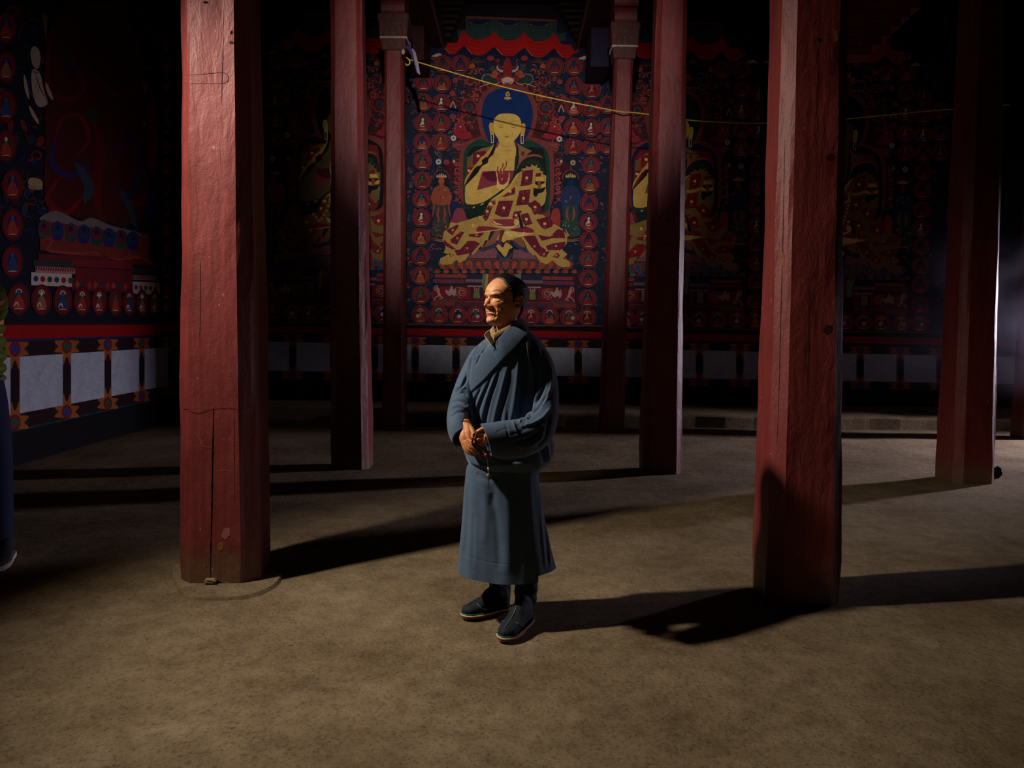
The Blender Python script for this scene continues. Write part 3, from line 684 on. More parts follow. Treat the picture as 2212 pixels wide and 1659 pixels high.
def scrollwork(p):
    """mirrored vine field, sea monsters and the horned face above the halo"""
    rnd = random.Random(3); p.part('scrollwork'); lv = 4
    p.smooth([(975, 345), (1000, 305), (985, 270), (1000, 215), (1030, 185), (1060, 170), (1096, 166), (1132, 170), (1162, 188), (1194, 218), (1208, 270), (1195, 306), (1218, 345), (1218, 390), (972, 390)], (78, 26, 34), 3, 4)
    cols = [(150, 70, 68), (122, 40, 44), (40, 62, 56), (34, 52, 86), (160, 78, 62), (92, 34, 40)]
    for i in range(420):
        y = rnd.uniform(150, 322); x = rnd.uniform(976, 1096)
        if (x-1096)**2/62**2+(y-255)**2/72**2 < 1: continue
        c = rnd.choice(cols); r = rnd.uniform(3, 8); a = rnd.uniform(0, 6.3); t = rnd.uniform(.5, 1.1); w = rnd.uniform(1.8, 3.6)
        if rnd.random() < .7: p.curl(x, y, r, a, t, w, c, lv+i % 3); p.curl(2192-x, y+.01*(1096-x)*2, r, math.pi-a, t, w, c, lv+i % 3, -1)
        else: p.ell(x, y, r*.6, r*.3, c, 8, lv+i % 3, a); p.ell(2192-x, y, r*.6, r*.3, c, 8, lv+i % 3, math.pi-a)
    lv = 8
    for m in (-1, 1):
        X = lambda x: x if m == -1 else 2193-x
        p.ring(X(1014), 233, 17, 17, 3, (140, 52, 54), lv, 24); p.ell(X(1014), 233, 10, 10, (46, 58, 64), 16, lv); p.ring(X(1014), 233, 8, 8, 2, (120, 46, 50), lv+1, 18)
        # sea monster with curled trunk
        p.smooth([(X(980), 285), (X(984), 272), (X(998), 268), (X(1006), 278), (X(1012), 290), (X(1024), 296), (X(1010), 302), (X(990), 300)], (150, 40, 50), lv, 4)
        p.stroke([(X(1004), 276), (X(996), 262), (X(1000), 250), (X(994), 246)], 5, (146, 52, 54), lv, True, 4)
        p.ell(X(995), 275, 1.8, 1.6, WHITE, 8, lv+1); p.stroke([(X(994), 284), (X(1001), 289), (X(1006), 285)], 1.4, (40, 26, 40), lv+1, True, 3)
        p.stroke([(X(985), 270), (X(983), 278), (X(988), 283)], 1.4, (170, 110, 100), lv+1, True, 3)
        # beaded green scroll beside the horned face
        p.ell(X(1053), 173, 11, 10, DGRN, 18, lv); p.smooth([(X(1060), 165), (X(1076), 178), (X(1082), 182), (X(1064), 184)], DGRN, lv, 3)
        for k in range(16):
            a = 1.2+k*.30; p.ell(X(1053)+(-m)*11.5*math.cos(a) if False else X(1053)+11.5*math.cos(a)*(-1 if m == 1 else 1), 173+11*math.sin(a), 1.0, 1.0, WHITE, 6, lv+1)
        p.stroke([(X(1036), 190), (X(1046), 186), (X(1056), 183)], 1.5, (180, 160, 150), lv+1, False, 3)
        p.stroke([(X(1060), 183), (X(1070), 184), (X(1082), 178)], 1.6, WHITE, lv+1, True, 3)
        # horns, cheek and curls of the face
        p.smooth([(X(1074), 143), (X(1080), 152), (X(1092), 153), (X(1090), 158), (X(1080), 157), (X(1073), 150)], (180, 158, 150), lv+2, 4)
        p.stroke([(X(1072), 136), (X(1080), 146), (X(1092), 148)], 2.2, (150, 50, 46), lv+2, True, 3)
        p.ell(X(1069), 162, 7, 9, (176, 78, 54), 14, lv+1); p.ell(X(1064), 150, 6, 6, (58, 70, 60), 12, lv+1)
        p.smooth([(X(1070), 170), (X(1080), 170), (X(1088), 176), (X(1078), 180)], (150, 34, 34), lv+2, 3)
        p.stroke([(X(1083), 171), (X(1087), 174)], 2, (220, 210, 200), lv+3, True, 2)
        p.stroke([(X(1075), 128), (X(1078), 138)], 3, (160, 70, 50), lv+1, True, 2); p.ell(X(1060), 128, 8, 6, (150, 48, 44), 12, lv); p.ell(X(1030), 131, 9, 5, DGRN, 12, lv); p.rect(X(1030)-16, 135, X(1030)+16, 137, (150, 56, 44), lv)
        p.smooth([(X(1012), 146), (X(1022), 138), (X(1026), 148), (X(1014), 150)], (176, 86, 40), lv, 3)
        # capitals of the throne posts, with dotted cushions
        p.rect(X(1004)-26, 306, X(1004)+8, 322, (130, 56, 58), lv-1)
        for k in range(5): p.ell(X(982+k*7), 307+.0*k, 2, 2.4, [(30, 44, 80), DGRN][k % 2], 8, lv)
        for k in range(6): p.curl(X(980+k*5), 315, 2.4, k, .9, 1.1, (176, 100, 96), lv)
        p.rect(X(986)-13, 330, X(986)+14, 333.5, (60, 62, 48), lv)
        for k in range(5):
            y = 342+k*20; p.ring(X(988), y+6, 8, 8, 1.4, (40, 34, 54), lv, 18); p.curl(X(988), y+6, 6, k, 1.1, 2.2, (176, 84, 84), lv+1); p.smooth([(X(980), y+14), (X(986), y+10), (X(997), y+18), (X(988), y+20)], (160, 60, 60), lv, 3)
        p.ell(X(983), 347, 5, 7, GREEN, 10, lv+1); p.ell(X(981), 350, 3, 4, (190, 160, 130), 8, lv+2)
        p.smooth([(X(976), 440), (X(990), 436), (X(998), 452), (X(1002), 470), (X(974), 470)], (28, 40, 76), lv, 3)
    p.smooth([(1088, 140), (1096, 126), (1105, 140), (1106, 165), (1097, 178), (1087, 165)], (140, 36, 36), lv+3, 4)
    p.smooth([(1084, 174), (1096, 168), (1110, 174), (1104, 184), (1096, 181), (1088, 184)], (206, 176, 160), lv+4, 4)
    p.stroke([(1088, 178), (1092, 182), (1096, 179), (1100, 182), (1106, 178)], 1.4, (150, 70, 60), lv+5, False, 2)

def buddha(p, pal=0):
    """the seated figure, its nimbus and patched robe"""
    G = GOLD; lv = 12
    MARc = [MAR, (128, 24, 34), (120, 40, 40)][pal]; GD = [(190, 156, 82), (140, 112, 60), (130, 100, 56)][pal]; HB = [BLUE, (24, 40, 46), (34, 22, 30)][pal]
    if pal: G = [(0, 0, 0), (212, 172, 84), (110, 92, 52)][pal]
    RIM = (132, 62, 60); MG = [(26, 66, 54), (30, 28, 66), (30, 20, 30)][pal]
    p.part('nimbus')
    # halo of the head
    halo = [(1096, 192), (1124, 197), (1143, 215), (1151, 246), (1147, 275), (1136, 300), (1125, 318), (1096, 330), (1064, 316), (1052, 300), (1044, 275), (1040.5, 246), (1048, 215), (1068, 197)]
    p.smooth([(1096+(x-1096)*1.17, 255+(y-255)*1.14) for x, y in halo], RIM, lv, 5)
    body = T(z2, [(110, 620), (110, 200)])+[(994, 335), (1004, 312), (1030, 298), (1060, 300), (1096, 320), (1132, 300), (1160, 300), (1188, 314), (1196, 345), (1196, 420), (1188, 450), (1180, 475), (1096, 485), (1018, 474), (1004, 450), (992, 420)]
    p.smooth(body, RIM, lv, 5)
    p.smooth(halo, HB, lv+3, 6)
    p.smooth([(1001, 430), (1001, 350), (1006, 325), (1020, 310), (1044, 303), (1096, 330), (1138, 305), (1162, 312), (1182, 328), (1187, 360), (1187, 430), (1176, 460), (1096, 480), (1024, 470), (1006, 450)], MG, lv+1, 5)
    p.smooth([(1008, 430), (1008, 352), (1014, 328), (1030, 318), (1096, 320), (1160, 320), (1176, 335), (1180, 430), (1150, 470), (1018, 474)], (22, 34, 30) if pal == 0 else MARc, lv+2, 4)
    p.part('seated_buddha'); lv = 17
    K = (20, 26, 30)
    # shoulders / patched robe at both shoulders
    p.poly(T(z1, [(270, 1640), (290, 1560), (330, 1470), (420, 1380), (560, 1310), (740, 1270), (800, 1250), (760, 1400), (560, 1659), (270, 1659)]), (140, 108, 60), lv)
    p.poly(T(z1, [(385, 1390), (640, 1350), (660, 1430), (560, 1560), (380, 1640)]), MARc, lv+1)
    p.poly(T(z1, [(1250, 1200), (1400, 1290), (1560, 1360), (1500, 1400), (1300, 1600), (1240, 1659)]), (138, 106, 70), lv)
    p.poly(T(z1, [(1350, 1370), (1410, 1380), (1380, 1470), (1350, 1440)]), MARc, lv+1)
    p.poly(T(z2, [(270, 0), (560, 0), (420, 230), (230, 560), (260, 300)]), (124, 86, 52), lv)
    p.poly(T(z2, [(385, 20), (560, 0), (460, 120), (390, 160)]), MARc, lv+1); p.poly(T(z2, [(270, 215), (400, 205), (330, 330), (262, 370)]), MARc, lv+1)
    p.poly(T(z2, [(285, 250), (335, 260), (330, 300), (280, 290)]), (240, 206, 140), lv+2); p.poly(T(z1, [(465, 1430), (520, 1440), (515, 1490), (460, 1480)]), (246, 206, 110), lv+2)
    # neck, chest
    p.poly(T(z1, [(900, 1100), (1210, 1100), (1215, 1180), (1245, 1300), (1235, 1659), (560, 1659), (700, 1500), (830, 1300), (880, 1200)]), G, lv+1)
    p.poly(T(z2, [(560, -10), (1235, -10), (1225, 100), (1205, 275), (1010, 278), (570, 290), (465, 665), (700, 600), (860, 550), (940, 560), (1010, 550), (1100, 430), (1110, 300), (1200, 290), (1160, 460), (1080, 580), (900, 720), (700, 860), (560, 930), (400, 965), (290, 960), (235, 900), (225, 750), (235, 580), (390, 420), (560, 200)]), G, lv+2)
    # maroon under-robe at the breast and shadowed fold
    p.poly(T(z2, [(570, 290), (1205, 275), (1160, 460), (1060, 570), (880, 530), (700, 600), (465, 665)]), (146, 58, 76), lv+2.5)
    p.smooth(T(z2, [(580, 330), (720, 290), (850, 300), (860, 480), (720, 480), (620, 420)]), (96, 28, 52), lv+3, 4)
    # robe edges at the neck: gold band, blue-black lining with wavy edge
    p.poly(T(z1, [(800, 1220), (810, 1290), (700, 1500), (560, 1640), (420, 1659), (560, 1500), (720, 1320)]), (214, 160, 66), lv+3)
    p.poly(T(z2, [(560, -10), (620, 0), (520, 140), (400, 250), (270, 440), (210, 590), (230, 450), (320, 300), (440, 160)]), (214, 160, 66), lv+3)
    p.poly(T(z1, [(880, 1150), (900, 1180), (830, 1320), (790, 1430), (700, 1510), (680, 1600), (560, 1659), (590, 1600), (560, 1555), (690, 1470), (760, 1340), (820, 1210)]), K, lv+4)
    p.poly(T(z2, [(650, 0), (690, 60), (650, 140), (540, 200), (500, 300), (430, 380), (340, 470), (220, 585), (215, 560), (330, 440), (390, 350), (400, 270), (490, 215), (570, 140), (560, 70)]), K, lv+4)
    p.poly(T(z1, [(860, 1180), (915, 1170), (870, 1290), (820, 1300)]), (134, 56, 66), lv+5)
    p.poly(T(z1, [(1205, 1160), (1240, 1160), (1290, 1300), (1290, 1659), (1230, 1659), (1250, 1300)]), K, lv+4)
    p.poly(T(z2, [(1225, -10), (1310, -10), (1290, 120), (1260, 280), (1190, 440), (1060, 590), (880, 740), (700, 880), (480, 990), (300, 1030), (200, 990), (205, 880), (260, 940), (400, 950), (600, 900), (760, 800), (950, 660), (1080, 560), (1180, 400), (1205, 250)]), (34, 50, 42), lv+4)
    p.poly(T(z1, [(1200, 1165), (1235, 1170), (1265, 1330), (1245, 1330)]), (134, 56, 66), lv+5)
    # dark green cloth under the elbow
    p.poly(T(z2, [(240, 990), (480, 985), (730, 860), (690, 950), (620, 1120), (560, 1180), (340, 1230)]), (20, 40, 34), lv+3)
    for q in ([(370, 1020), (410, 985), (430, 1000), (415, 1020)], [(530, 970), (550, 930), (605, 920), (590, 945)]): p.poly(T(z2, q), (214, 176, 80), lv+5)
    # sleeve: orange rim, dark green, gold edge
    p.smooth(T(z2, [(1290, 180), (1370, 60), (1500, -20), (1650, -10), (1760, 60), (1830, 300), (1850, 700), (1800, 960), (1500, 900), (1300, 400)]), (26, 40, 34), lv+3, 4)
    p.stroke(T(z2, [(1250, 270), (1330, 100), (1450, 0), (1600, -30), (1720, -10), (1770, 30)]), 4.5, (168, 88, 66), lv+5, True, 4)
    for k in range(6): p.stroke(T(z2, [(1330+k*30, 190-k*5), (1430+k*20, 100+k*6), (1600, 60+k*16), (1720+k*8, 150+k*16), (1780+k*5, 320)]), .9, (52, 64, 54), lv+5, True, 3)
    p.poly(T(z2, [(1340, 290), (1250, 350), (1100, 580), (940, 720), (760, 840), (740, 870), (900, 800), (1100, 690), (1230, 520), (1290, 360)]), (222, 178, 88), lv+5)
    # blessing hand
    p.poly(T(z2, [(835, 280), (870, 300), (890, 480), (920, 545), (980, 560), (1060, 500), (1095, 400), (1095, 300), (1112, 320), (1112, 440), (1080, 560), (1000, 650), (860, 620), (860, 540), (865, 440)]), (236, 200, 124), lv+5)
    p.smooth(T(z2, [(880, 350), (1000, 330), (1085, 330), (1085, 430), (1050, 510), (980, 555), (915, 530), (885, 450)]), (146, 48, 56), lv+6, 4)
    for q in ([(875, 340), (862, 270), (880, 220), (868, 190)], [(935, 340), (930, 260), (975, 190), (975, 130)], [(985, 340), (995, 250), (1040, 180), (1045, 95)]):
        p.stroke(T(z2, q), 3.2, (150, 52, 50), lv+7, False, 4); p.stroke([(x-1.4, y) for x, y in T(z2, q)], 1.0, (236, 200, 130), lv+8, False, 4)
    p.ell(*z2(962, 444), 1.8, 1.8, (226, 160, 130), 8, lv+8)
    # ragged gold tiger-like sleeve end
    p.poly(T(z2, [(1340, 245), (1440, 220), (1435, 180), (1500, 205), (1550, 190), (1530, 145), (1580, 170), (1620, 190), (1665, 150), (1650, 215), (1725, 225), (1710, 270), (1780, 300), (1760, 340), (1845, 380), (1840, 440), (1830, 560), (1845, 720), (1820, 900), (1760, 980), (1600, 940), (1480, 900), (1500, 600), (1560, 300), (1400, 290)]), GD, lv+6)
    for q, c in (([(1620, 490), (1810, 490), (1800, 560), (1620, 600)], K), ([(1660, 500), (1740, 500), (1730, 620), (1690, 690), (1650, 660), (1690, 580)], (150, 84, 54)), ([(1590, 620), (1700, 640), (1840, 600), (1780, 700), (1660, 740), (1580, 740)], K), ([(1580, 740), (1680, 740), (1640, 800), (1600, 780)], K), ([(1640, 330), (1740, 320), (1730, 390), (1620, 400)], MARc), ([(1640, 400), (1790, 405), (1810, 480), (1630, 480)], (226, 176, 84))):
        p.poly(T(z2, q), c, lv+7)
    for q in ([(1740, 560), (1820, 520), (1820, 600), (1750, 600)], [(1570, 540), (1660, 560), (1670, 610), (1600, 610)]): p.smooth(T(z2, q), (226, 176, 84), lv+8, 3)
    # patched robe: gold web, maroon patches
    p.poly(T(z2, [(1340, 290), (1560, 250), (1560, 600), (1500, 900), (1480, 970), (1700, 1150), (1770, 1150), (2060, 1380), (1900, 1570), (2210, 1420), (2300, 1560), (2100, 1659), (0, 1659), (-120, 1560), (-60, 1300), (90, 1320), (290, 1250), (500, 1190), (620, 1150), (690, 930), (760, 850), (1100, 690), (1250, 430)]), GD, lv+5.5)
    pat = [[(1370, 285), (1580, 255), (1560, 550), (1330, 590)], [(1310, 670), (1530, 650), (1490, 950), (1240, 970)], [(900, 880), (1190, 870), (1090, 1190), (950, 1195), (815, 1130)], [(960, 800), (1170, 640), (1240, 560), (1220, 740), (1130, 770)],
           [(740, 880), (860, 870), (830, 940), (780, 960)], [(690, 970), (780, 980), (690, 1220), (640, 1280), (580, 1200), (640, 1090)], [(1490, 930), (1620, 860), (1720, 940), (1760, 1080), (1610, 1160)], [(1330, 1150), (1480, 1110), (1570, 1330), (1420, 1370), (1370, 1290)],
           [(1640, 1250), (1900, 1180), (1990, 1330), (1880, 1480), (1740, 1400)], [(1200, 1090), (1360, 1070), (1300, 1180), (1200, 1250), (1170, 1200)], [(220, 1370), (300, 1250), (480, 1200), (520, 1310), (640, 1380), (800, 1400), (620, 1480), (300, 1480)],
           [(200, 1450), (230, 1500), (0, 1659), (-60, 1600)], [(320, 1510), (620, 1500), (540, 1600), (330, 1600)], [(2000, 1500), (2210, 1420), (2260, 1560), (2100, 1600)]]
    for q in pat: p.poly(T(z2, q), MARc, lv+7)
    rnd = random.Random(4)
    for cx, cy in ((1455, 420), (1390, 825), (1000, 1015), (1125, 690), (670, 1085), (1620, 1000), (1445, 1240), (1810, 1330), (1240, 1160), (392, 1360), (470, 1525), (60, 1600), (2110, 1530), (740, 940)):
        x, y = z2(cx, cy); p.poly([(x-2.4, y-3), (x+3, y-2.2), (x+2.6, y+3), (x-3, y+2.2)], (246, 196, 100), lv+8); p.ell(x-.5, y+7, 3.4, 2.2, (140, 76, 60), 9, lv+7.5)
    for q in pat:
        xs = [a for a, b in q]; ys = [b for a, b in q]
        for k in range(12):
            x, y = z2(rnd.uniform(min(xs)+25, max(xs)-25), rnd.uniform(min(ys)+25, max(ys)-25)); p.ell(x, y, .9, .8, (176, 90, 96), 6, lv+7.6)
    for q in (T(z2, [(1310, 620), (1450, 610), (1550, 570)]), T(z2, [(860, 820), (1050, 830), (1230, 760)]), T(z2, [(1240, 600), (1260, 760), (1200, 980), (1130, 1200)]), T(z2, [(860, 850), (850, 960), (760, 1180), (640, 1340), (520, 1200)])):
        for k in range(10):
            t = k/9; i = min(int(t*(len(q)-1)), len(q)-2); u = t*(len(q)-1)-i; x = q[i][0]*(1-u)+q[i+1][0]*u; y = q[i][1]*(1-u)+q[i+1][1]*u
            p.ell(x, y, 3, 3, (206, 168, 86), 9, lv+8)
    # lower robe spreading over the seat (both sides) traced from the foot of the figure
    p.poly(T(z3, [(560, 250), (410, 290), (205, 420), (180, 540), (230, 660), (200, 740), (270, 760), (150, 820), (135, 890), (200, 920), (320, 905), (390, 840), (430, 890), (520, 850), (600, 740), (640, 770), (750, 640), (770, 665), (880, 420), (1000, 380), (700, 200)]), GD, lv+6.2)
    p.poly(T(z3, [(1160, 400), (1540, 440), (1880, 330), (1960, 380), (2040, 480), (2030, 600), (1960, 690), (2040, 760), (1980, 820), (2070, 860), (2080, 940), (1980, 955), (1880, 910), (1815, 850), (1740, 910), (1640, 880), (1560, 770), (1530, 780), (1440, 680), (1360, 480)]), GD, lv+6.2)
    for q in ([(240, 400), (400, 320), (430, 330), (330, 480), (270, 440)], [(300, 540), (460, 420), (510, 430), (430, 560), (400, 620), (310, 590)], [(440, 690), (560, 560), (660, 560), (740, 600), (620, 740), (520, 760), (400, 780), (360, 700)], [(200, 480), (200, 540), (380, 680), (330, 690), (200, 620)], [(270, 740), (360, 770), (300, 800)],
              [(570, 460), (800, 440), (740, 510), (580, 500)], [(1380, 490), (1560, 480), (1640, 640), (1720, 690), (1700, 800), (1640, 790), (1500, 650)], [(1600, 470), (1780, 500), (1900, 380), (1990, 410), (2010, 520), (1820, 520), (1660, 560)], [(1720, 640), (1820, 600), (2020, 570), (1990, 660), (1930, 700), (1750, 700)], [(1820, 800), (1880, 730), (1930, 770), (1900, 820)], [(1600, 740), (1780, 710), (1720, 810)]):
        p.poly(T(z3, q), MARc, lv+7)
        xs = [a for a, b in q]; ys = [b for a, b in q]
        for k in range(9): p.ell(*z3(rnd.uniform(min(xs)+15, max(xs)-15), rnd.uniform(min(ys)+15, max(ys)-15)), .9, .8, (176, 96, 96), 6, lv+7.6)
        x, y = z3((min(xs)+max(xs))/2, (min(ys)+max(ys))/2); p.poly([(x-2.4, y-2.2), (x+2.2, y-2.6), (x+2.6, y+2.2), (x-2.2, y+2.6)], (200, 130, 66), lv+8)
    # alms hand, crossed feet, central pleat
    p.poly(T(z3, [(680, 390), (720, 340), (900, 350), (1100, 390), (900, 410), (700, 430)]), (140, 44, 58), lv+7.2)
    p.poly(T(z3, [(1160, 400), (1420, 340), (1530, 390), (1550, 430), (1460, 445), (1260, 430)]), (140, 44, 58), lv+7.2)
    p.stroke(T(z3, [(690, 430), (850, 415), (980, 400), (1070, 385)]), 2, (226, 180, 110), lv+8, True, 3); p.stroke(T(z3, [(1180, 410), (1350, 440), (1540, 450)]), 2, (236, 200, 120), lv+8, True, 3)
    p.smooth(T(z3, [(915, 245), (960, 240), (1050, 240), (1250, 235), (1310, 240), (1320, 320), (1240, 355), (1100, 360), (990, 330), (920, 290)]), (146, 54, 72), lv+8, 4)
    for q in ([(915, 245), (980, 300), (1080, 325)], [(920, 290), (1000, 340), (1120, 358), (1240, 350), (1290, 310), (1290, 250), (1230, 240)]): p.stroke(T(z3, q), 3.4, (240, 204, 136), lv+9, True, 5)
    p.ell(*z3(1285, 285), 6, 7, (230, 190, 110), 12, lv+8.5)
    p.poly(T(z3, [(1110, 420), (1160, 400), (1340, 440), (1540, 450), (1400, 490), (1240, 520), (1140, 550), (1090, 590), (1060, 560), (1080, 480)]), (226, 188, 100), lv+8)
    for k in range(22): p.ell(*z3(rnd.uniform(1110, 1400), rnd.uniform(430, 490)), 1.6, 1.3, (252, 226, 150), 7, lv+9)
    p.poly(T(z3, [(1040, 400), (1110, 400), (1060, 560), (1060, 650), (1010, 600)]), (120, 46, 62), lv+7.5)
    p.smooth(T(z3, [(985, 640), (1020, 610), (1080, 660), (1120, 590), (1180, 610), (1225, 660), (1170, 690), (1150, 750), (1110, 800), (1050, 730), (1010, 690)]), (206, 170, 84), lv+8, 4)
    p.poly(T(z3, [(900, 420), (1050, 400), (960, 600), (780, 670), (850, 560)]), (150, 92, 74), lv+6.6); p.poly(T(z3, [(1230, 530), (1360, 500), (1420, 660), (1340, 640), (1270, 580)]), (150, 92, 74), lv+6.6)
    p.poly(T(z3, [(900, 410), (980, 385), (880, 560), (860, 530)]), (30, 52, 44), lv+6.9)
    p.smooth(T(z2, [(1290, 1150), (1330, 1180), (1390, 1400), (1330, 1410), (1300, 1260)]), (22, 34, 52), lv+8, 3)
    # face
    lv = 22
    p.smooth(T(z1, [(800, 760), (850, 680), (940, 625), (1150, 622), (1270, 665), (1335, 760), (1340, 880), (1320, 1000), (1240, 1120), (1150, 1180), (1060, 1200), (960, 1180), (880, 1110), (815, 1000), (798, 880)]), G, lv, 5)
    for m in (0, 1):
        X = (lambda x: x) if m == 0 else (lambda x: 2135-x)
        y_ = 15*m
        p.smooth(T(z1, [(X(705), 870+y_), (X(720), 810+y_), (X(760), 798+y_), (X(795), 840+y_), (X(805), 1000+y_), (X(790), 1060+y_), (X(745), 1060+y_), (X(720), 980+y_)]), (216, 172, 80), lv, 5)
        p.poly(T(z1, [(X(740), 1030+y_), (X(805), 1030+y_), (X(800), 1205+y_), (X(745), 1205+y_)]), (232, 196, 110), lv); p.poly(T(z1, [(X(755), 1045+y_), (X(788), 1045+y_), (X(784), 1188+y_), (X(758), 1188+y_)]), (16, 18, 30), lv+1)
        p.stroke(T(z1, [(X(840), 785), (X(900), 765), (X(980), 775), (X(1030), 800)]), 1.0, (140, 108, 52), lv+1, True, 3)
        p.stroke(T(z1, [(X(890), 880), (X(940), 892), (X(1000), 888)]), 1.5, (84, 66, 50), lv+1, True, 3); p.stroke(T(z1, [(X(870), 850), (X(930), 842), (X(1000), 862)]), .7, (150, 116, 60), lv+1, True, 3)
    p.stroke(T(z1, [(1035, 1000), (1030, 1035), (1068, 1050), (1100, 1035)]), .9, (160, 122, 60), lv+1, True, 3)
    p.smooth(T(z1, [(1000, 1065), (1040, 1075), (1060, 1068), (1110, 1070), (1070, 1092), (1040, 1092)]), (150, 84, 60), lv+1, 3)
    for y in (1270, 1340, 1370): p.stroke(T(z1, [(940, y-10), (1060, y+10), (1190, y-10)]), .8, (160, 126, 60), lv-1, True, 3)
    p.smooth(T(z1, [(1075, 175), (1120, 235), (1110, 270), (1040, 270), (1030, 235)]), (206, 160, 96), lv, 4); p.ell(*z1(1075, 235), 2, 2.2, (140, 50, 30), 8, lv+1)
    p.smooth(T(z1, [(1005, 330), (1030, 290), (1120, 290), (1150, 330), (1110, 335), (1075, 350), (1040, 335)]), (216, 172, 100), lv, 4)
    # pink seat cloth
    p.part('painted_throne')
    p.poly(T(z3, [(560, 800), (700, 690), (950, 650), (1000, 720), (990, 820), (560, 820)]), (134, 84, 96), 11); p.poly(T(z3, [(1240, 690), (1440, 690), (1570, 800), (1590, 830), (1220, 822)]), (134, 84, 96), 11)
    p.smooth(T(z3, [(980, 780), (1020, 740), (1050, 790), (1110, 810), (1160, 790), (1200, 740), (1240, 780), (1190, 820), (1150, 840), (1110, 880), (1070, 850), (1020, 820)]), (64, 70, 92), 13, 3)
    for q in ([(720, 700), (800, 680), (850, 640), (920, 620), (960, 560), (1010, 560), (1010, 640), (900, 680), (780, 720)], [(1230, 600), (1280, 660), (1440, 740), (1430, 680), (1320, 620), (1240, 550)]): p.smooth(T(z3, q), (54, 62, 84), 12, 3)

MEDL = [(957, 141), (995, 141), (915.6, 180), (955, 182.5), (915, 223), (954, 224.5, 1), (914, 268, 1), (954, 268), (913, 309), (952.5, 309, 2), (913.5, 350), (913, 391), (911.4, 432), (911, 472, 1), (910, 513), (909.5, 554.7), (908.8, 596), (909.5, 638)]
MEDR = [(1197.8, 146, 4), (1239.8, 146), (1239.5, 188, 0), (1277.8, 197, 2), (1238.7, 233, 1), (1277, 237.5, 0), (1312, 229), (1238, 276.5), (1276, 278, 1), (1313, 276), (1238, 317, 2), (1276, 319, 3), (1313, 317), (1276, 359), (1273.5, 399.5), (1272, 441, 4), (1271, 481, 1), (1271, 520, 3), (1270.6, 561), (1270, 602), (1269, 645, 0)]
MEDB = [(909, 680.5), (948.5, 680.5), (990, 681.5), (1028, 681.5), (1068, 682.5), (1107, 683), (1147, 683.5), (1187, 684), (1229, 685), (1268, 685.5)]
def fnB(x, y): return onY(x, y, YW)
def full_mural(label, dx, pal, clip, seed, side=3, name='wall_painting'):
    rnd = random.Random(seed)
    p = Paint(fnB, (0, -1, 0), dx, .019*dx, clip); p.nm = 0; p.rnd = random.Random(seed)
    backdrop(p, 872, 1330, 118, 705, 1500 if pal == 0 else 500, seed)
    for x0, x1, y in ((870, 1330, 700),): p.part('painted_ground'); p.rect(x0, y-1, x1, y+2, (120, 60, 58), 5, .010); p.rect(x0, y+2, x1, y+6.5, (12, 20, 26), 5, .012)
    canopy(p); scrollwork(p); throne(p, pal)
    lotus(p, 945, 1240, 563, [((150, 62, 44)), ((166, 74, 56))] if not pal else [(46, 74, 130), (52, 104, 104)], [(24, 52, 78), (34, 76, 72)] if not pal else [(140, 40, 44), (150, 50, 50)], 15)
    attendant(p, 954, 402, 1, (176, 84, 52) if pal == 0 else (140, 60, 50), (156, 76, 56), (64, 60, 56), seed)
    attendant(p, 1232, 402, -1, (20, 46, 84) if pal == 0 else (120, 40, 40), (40, 54, 92), (44, 70, 66), seed+1)
    p.part('scrollwork')
    p.smooth([(978, 470), (986, 452), (1000, 452), (1008, 470), (1010, 492), (972, 492)], (140, 62, 74), 9, 4); p.smooth([(1190, 470), (1194, 454), (1206, 452), (1210, 470), (1206, 500), (1186, 492)], (156, 60, 48), 9, 4)
    buddha(p, pal)
    for m in MEDL+MEDR:
        if side == 1 and m[0] < 1100: continue
        k = m[2] if len(m) > 2 else rnd.choice([0, 2, 3, 4, 2, 0, 3])
        medallion(p, m[0], m[1], 19, k, rnd)
    for m in MEDB:
        medallion(p, m[0], m[1], 19, rnd.choice([0, 2, 3, 2]), rnd)
        p.ring(m[0], m[1]-8, 6.5, 6.5, 1.9, (176, 158, 150), 13, 14, 3.0, 6.4)
        if rnd.random() < .5: p.ell(m[0]+rnd.uniform(-6, 9), m[1]+2, 4.2, 4.2, (180, 168, 158), 12, 13)
    p.part('scrollwork')
    for x, y, c in ((984, 176, (160, 58, 66)), (978, 204, (170, 60, 54)), (979, 254, (150, 60, 76)), (980, 300, WHITE), (1209, 179, (160, 62, 66)), (1217, 213, (160, 50, 60)), (1212, 259, (166, 66, 80)), (1208, 302, WHITE), (948, 351, WHITE), (965, 352, (160, 60, 76)), (1237, 353, (190, 150, 120)), (920, 330, (140, 48, 56))): p.flower(x, y, 6.5, c, (50, 60, 110), 8, 9)
    for x, y in ((979, 229), (1212, 237)): p.stroke([(x-6, y+7), (x-2, y-4), (x, y-8)], 3, (186, 130, 116), 9, False, 2); p.stroke([(x+6, y+7), (x+2, y-4), (x, y-8)], 3, (186, 130, 116), 9, False, 2)
    root = empty(name, tuple(fnB(1096+dx, 700+.019*dx))); tag(root, label, 'mural')
    p.build(root)
    return root
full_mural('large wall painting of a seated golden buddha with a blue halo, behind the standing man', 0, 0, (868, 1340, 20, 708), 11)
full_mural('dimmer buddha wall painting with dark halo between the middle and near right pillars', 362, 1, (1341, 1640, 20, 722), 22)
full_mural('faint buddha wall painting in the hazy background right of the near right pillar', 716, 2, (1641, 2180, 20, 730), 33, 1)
full_mural('barely lit wall painting seen between the near left and slim left pillars', -358, 2, (480, 866, 20, 706), 44)

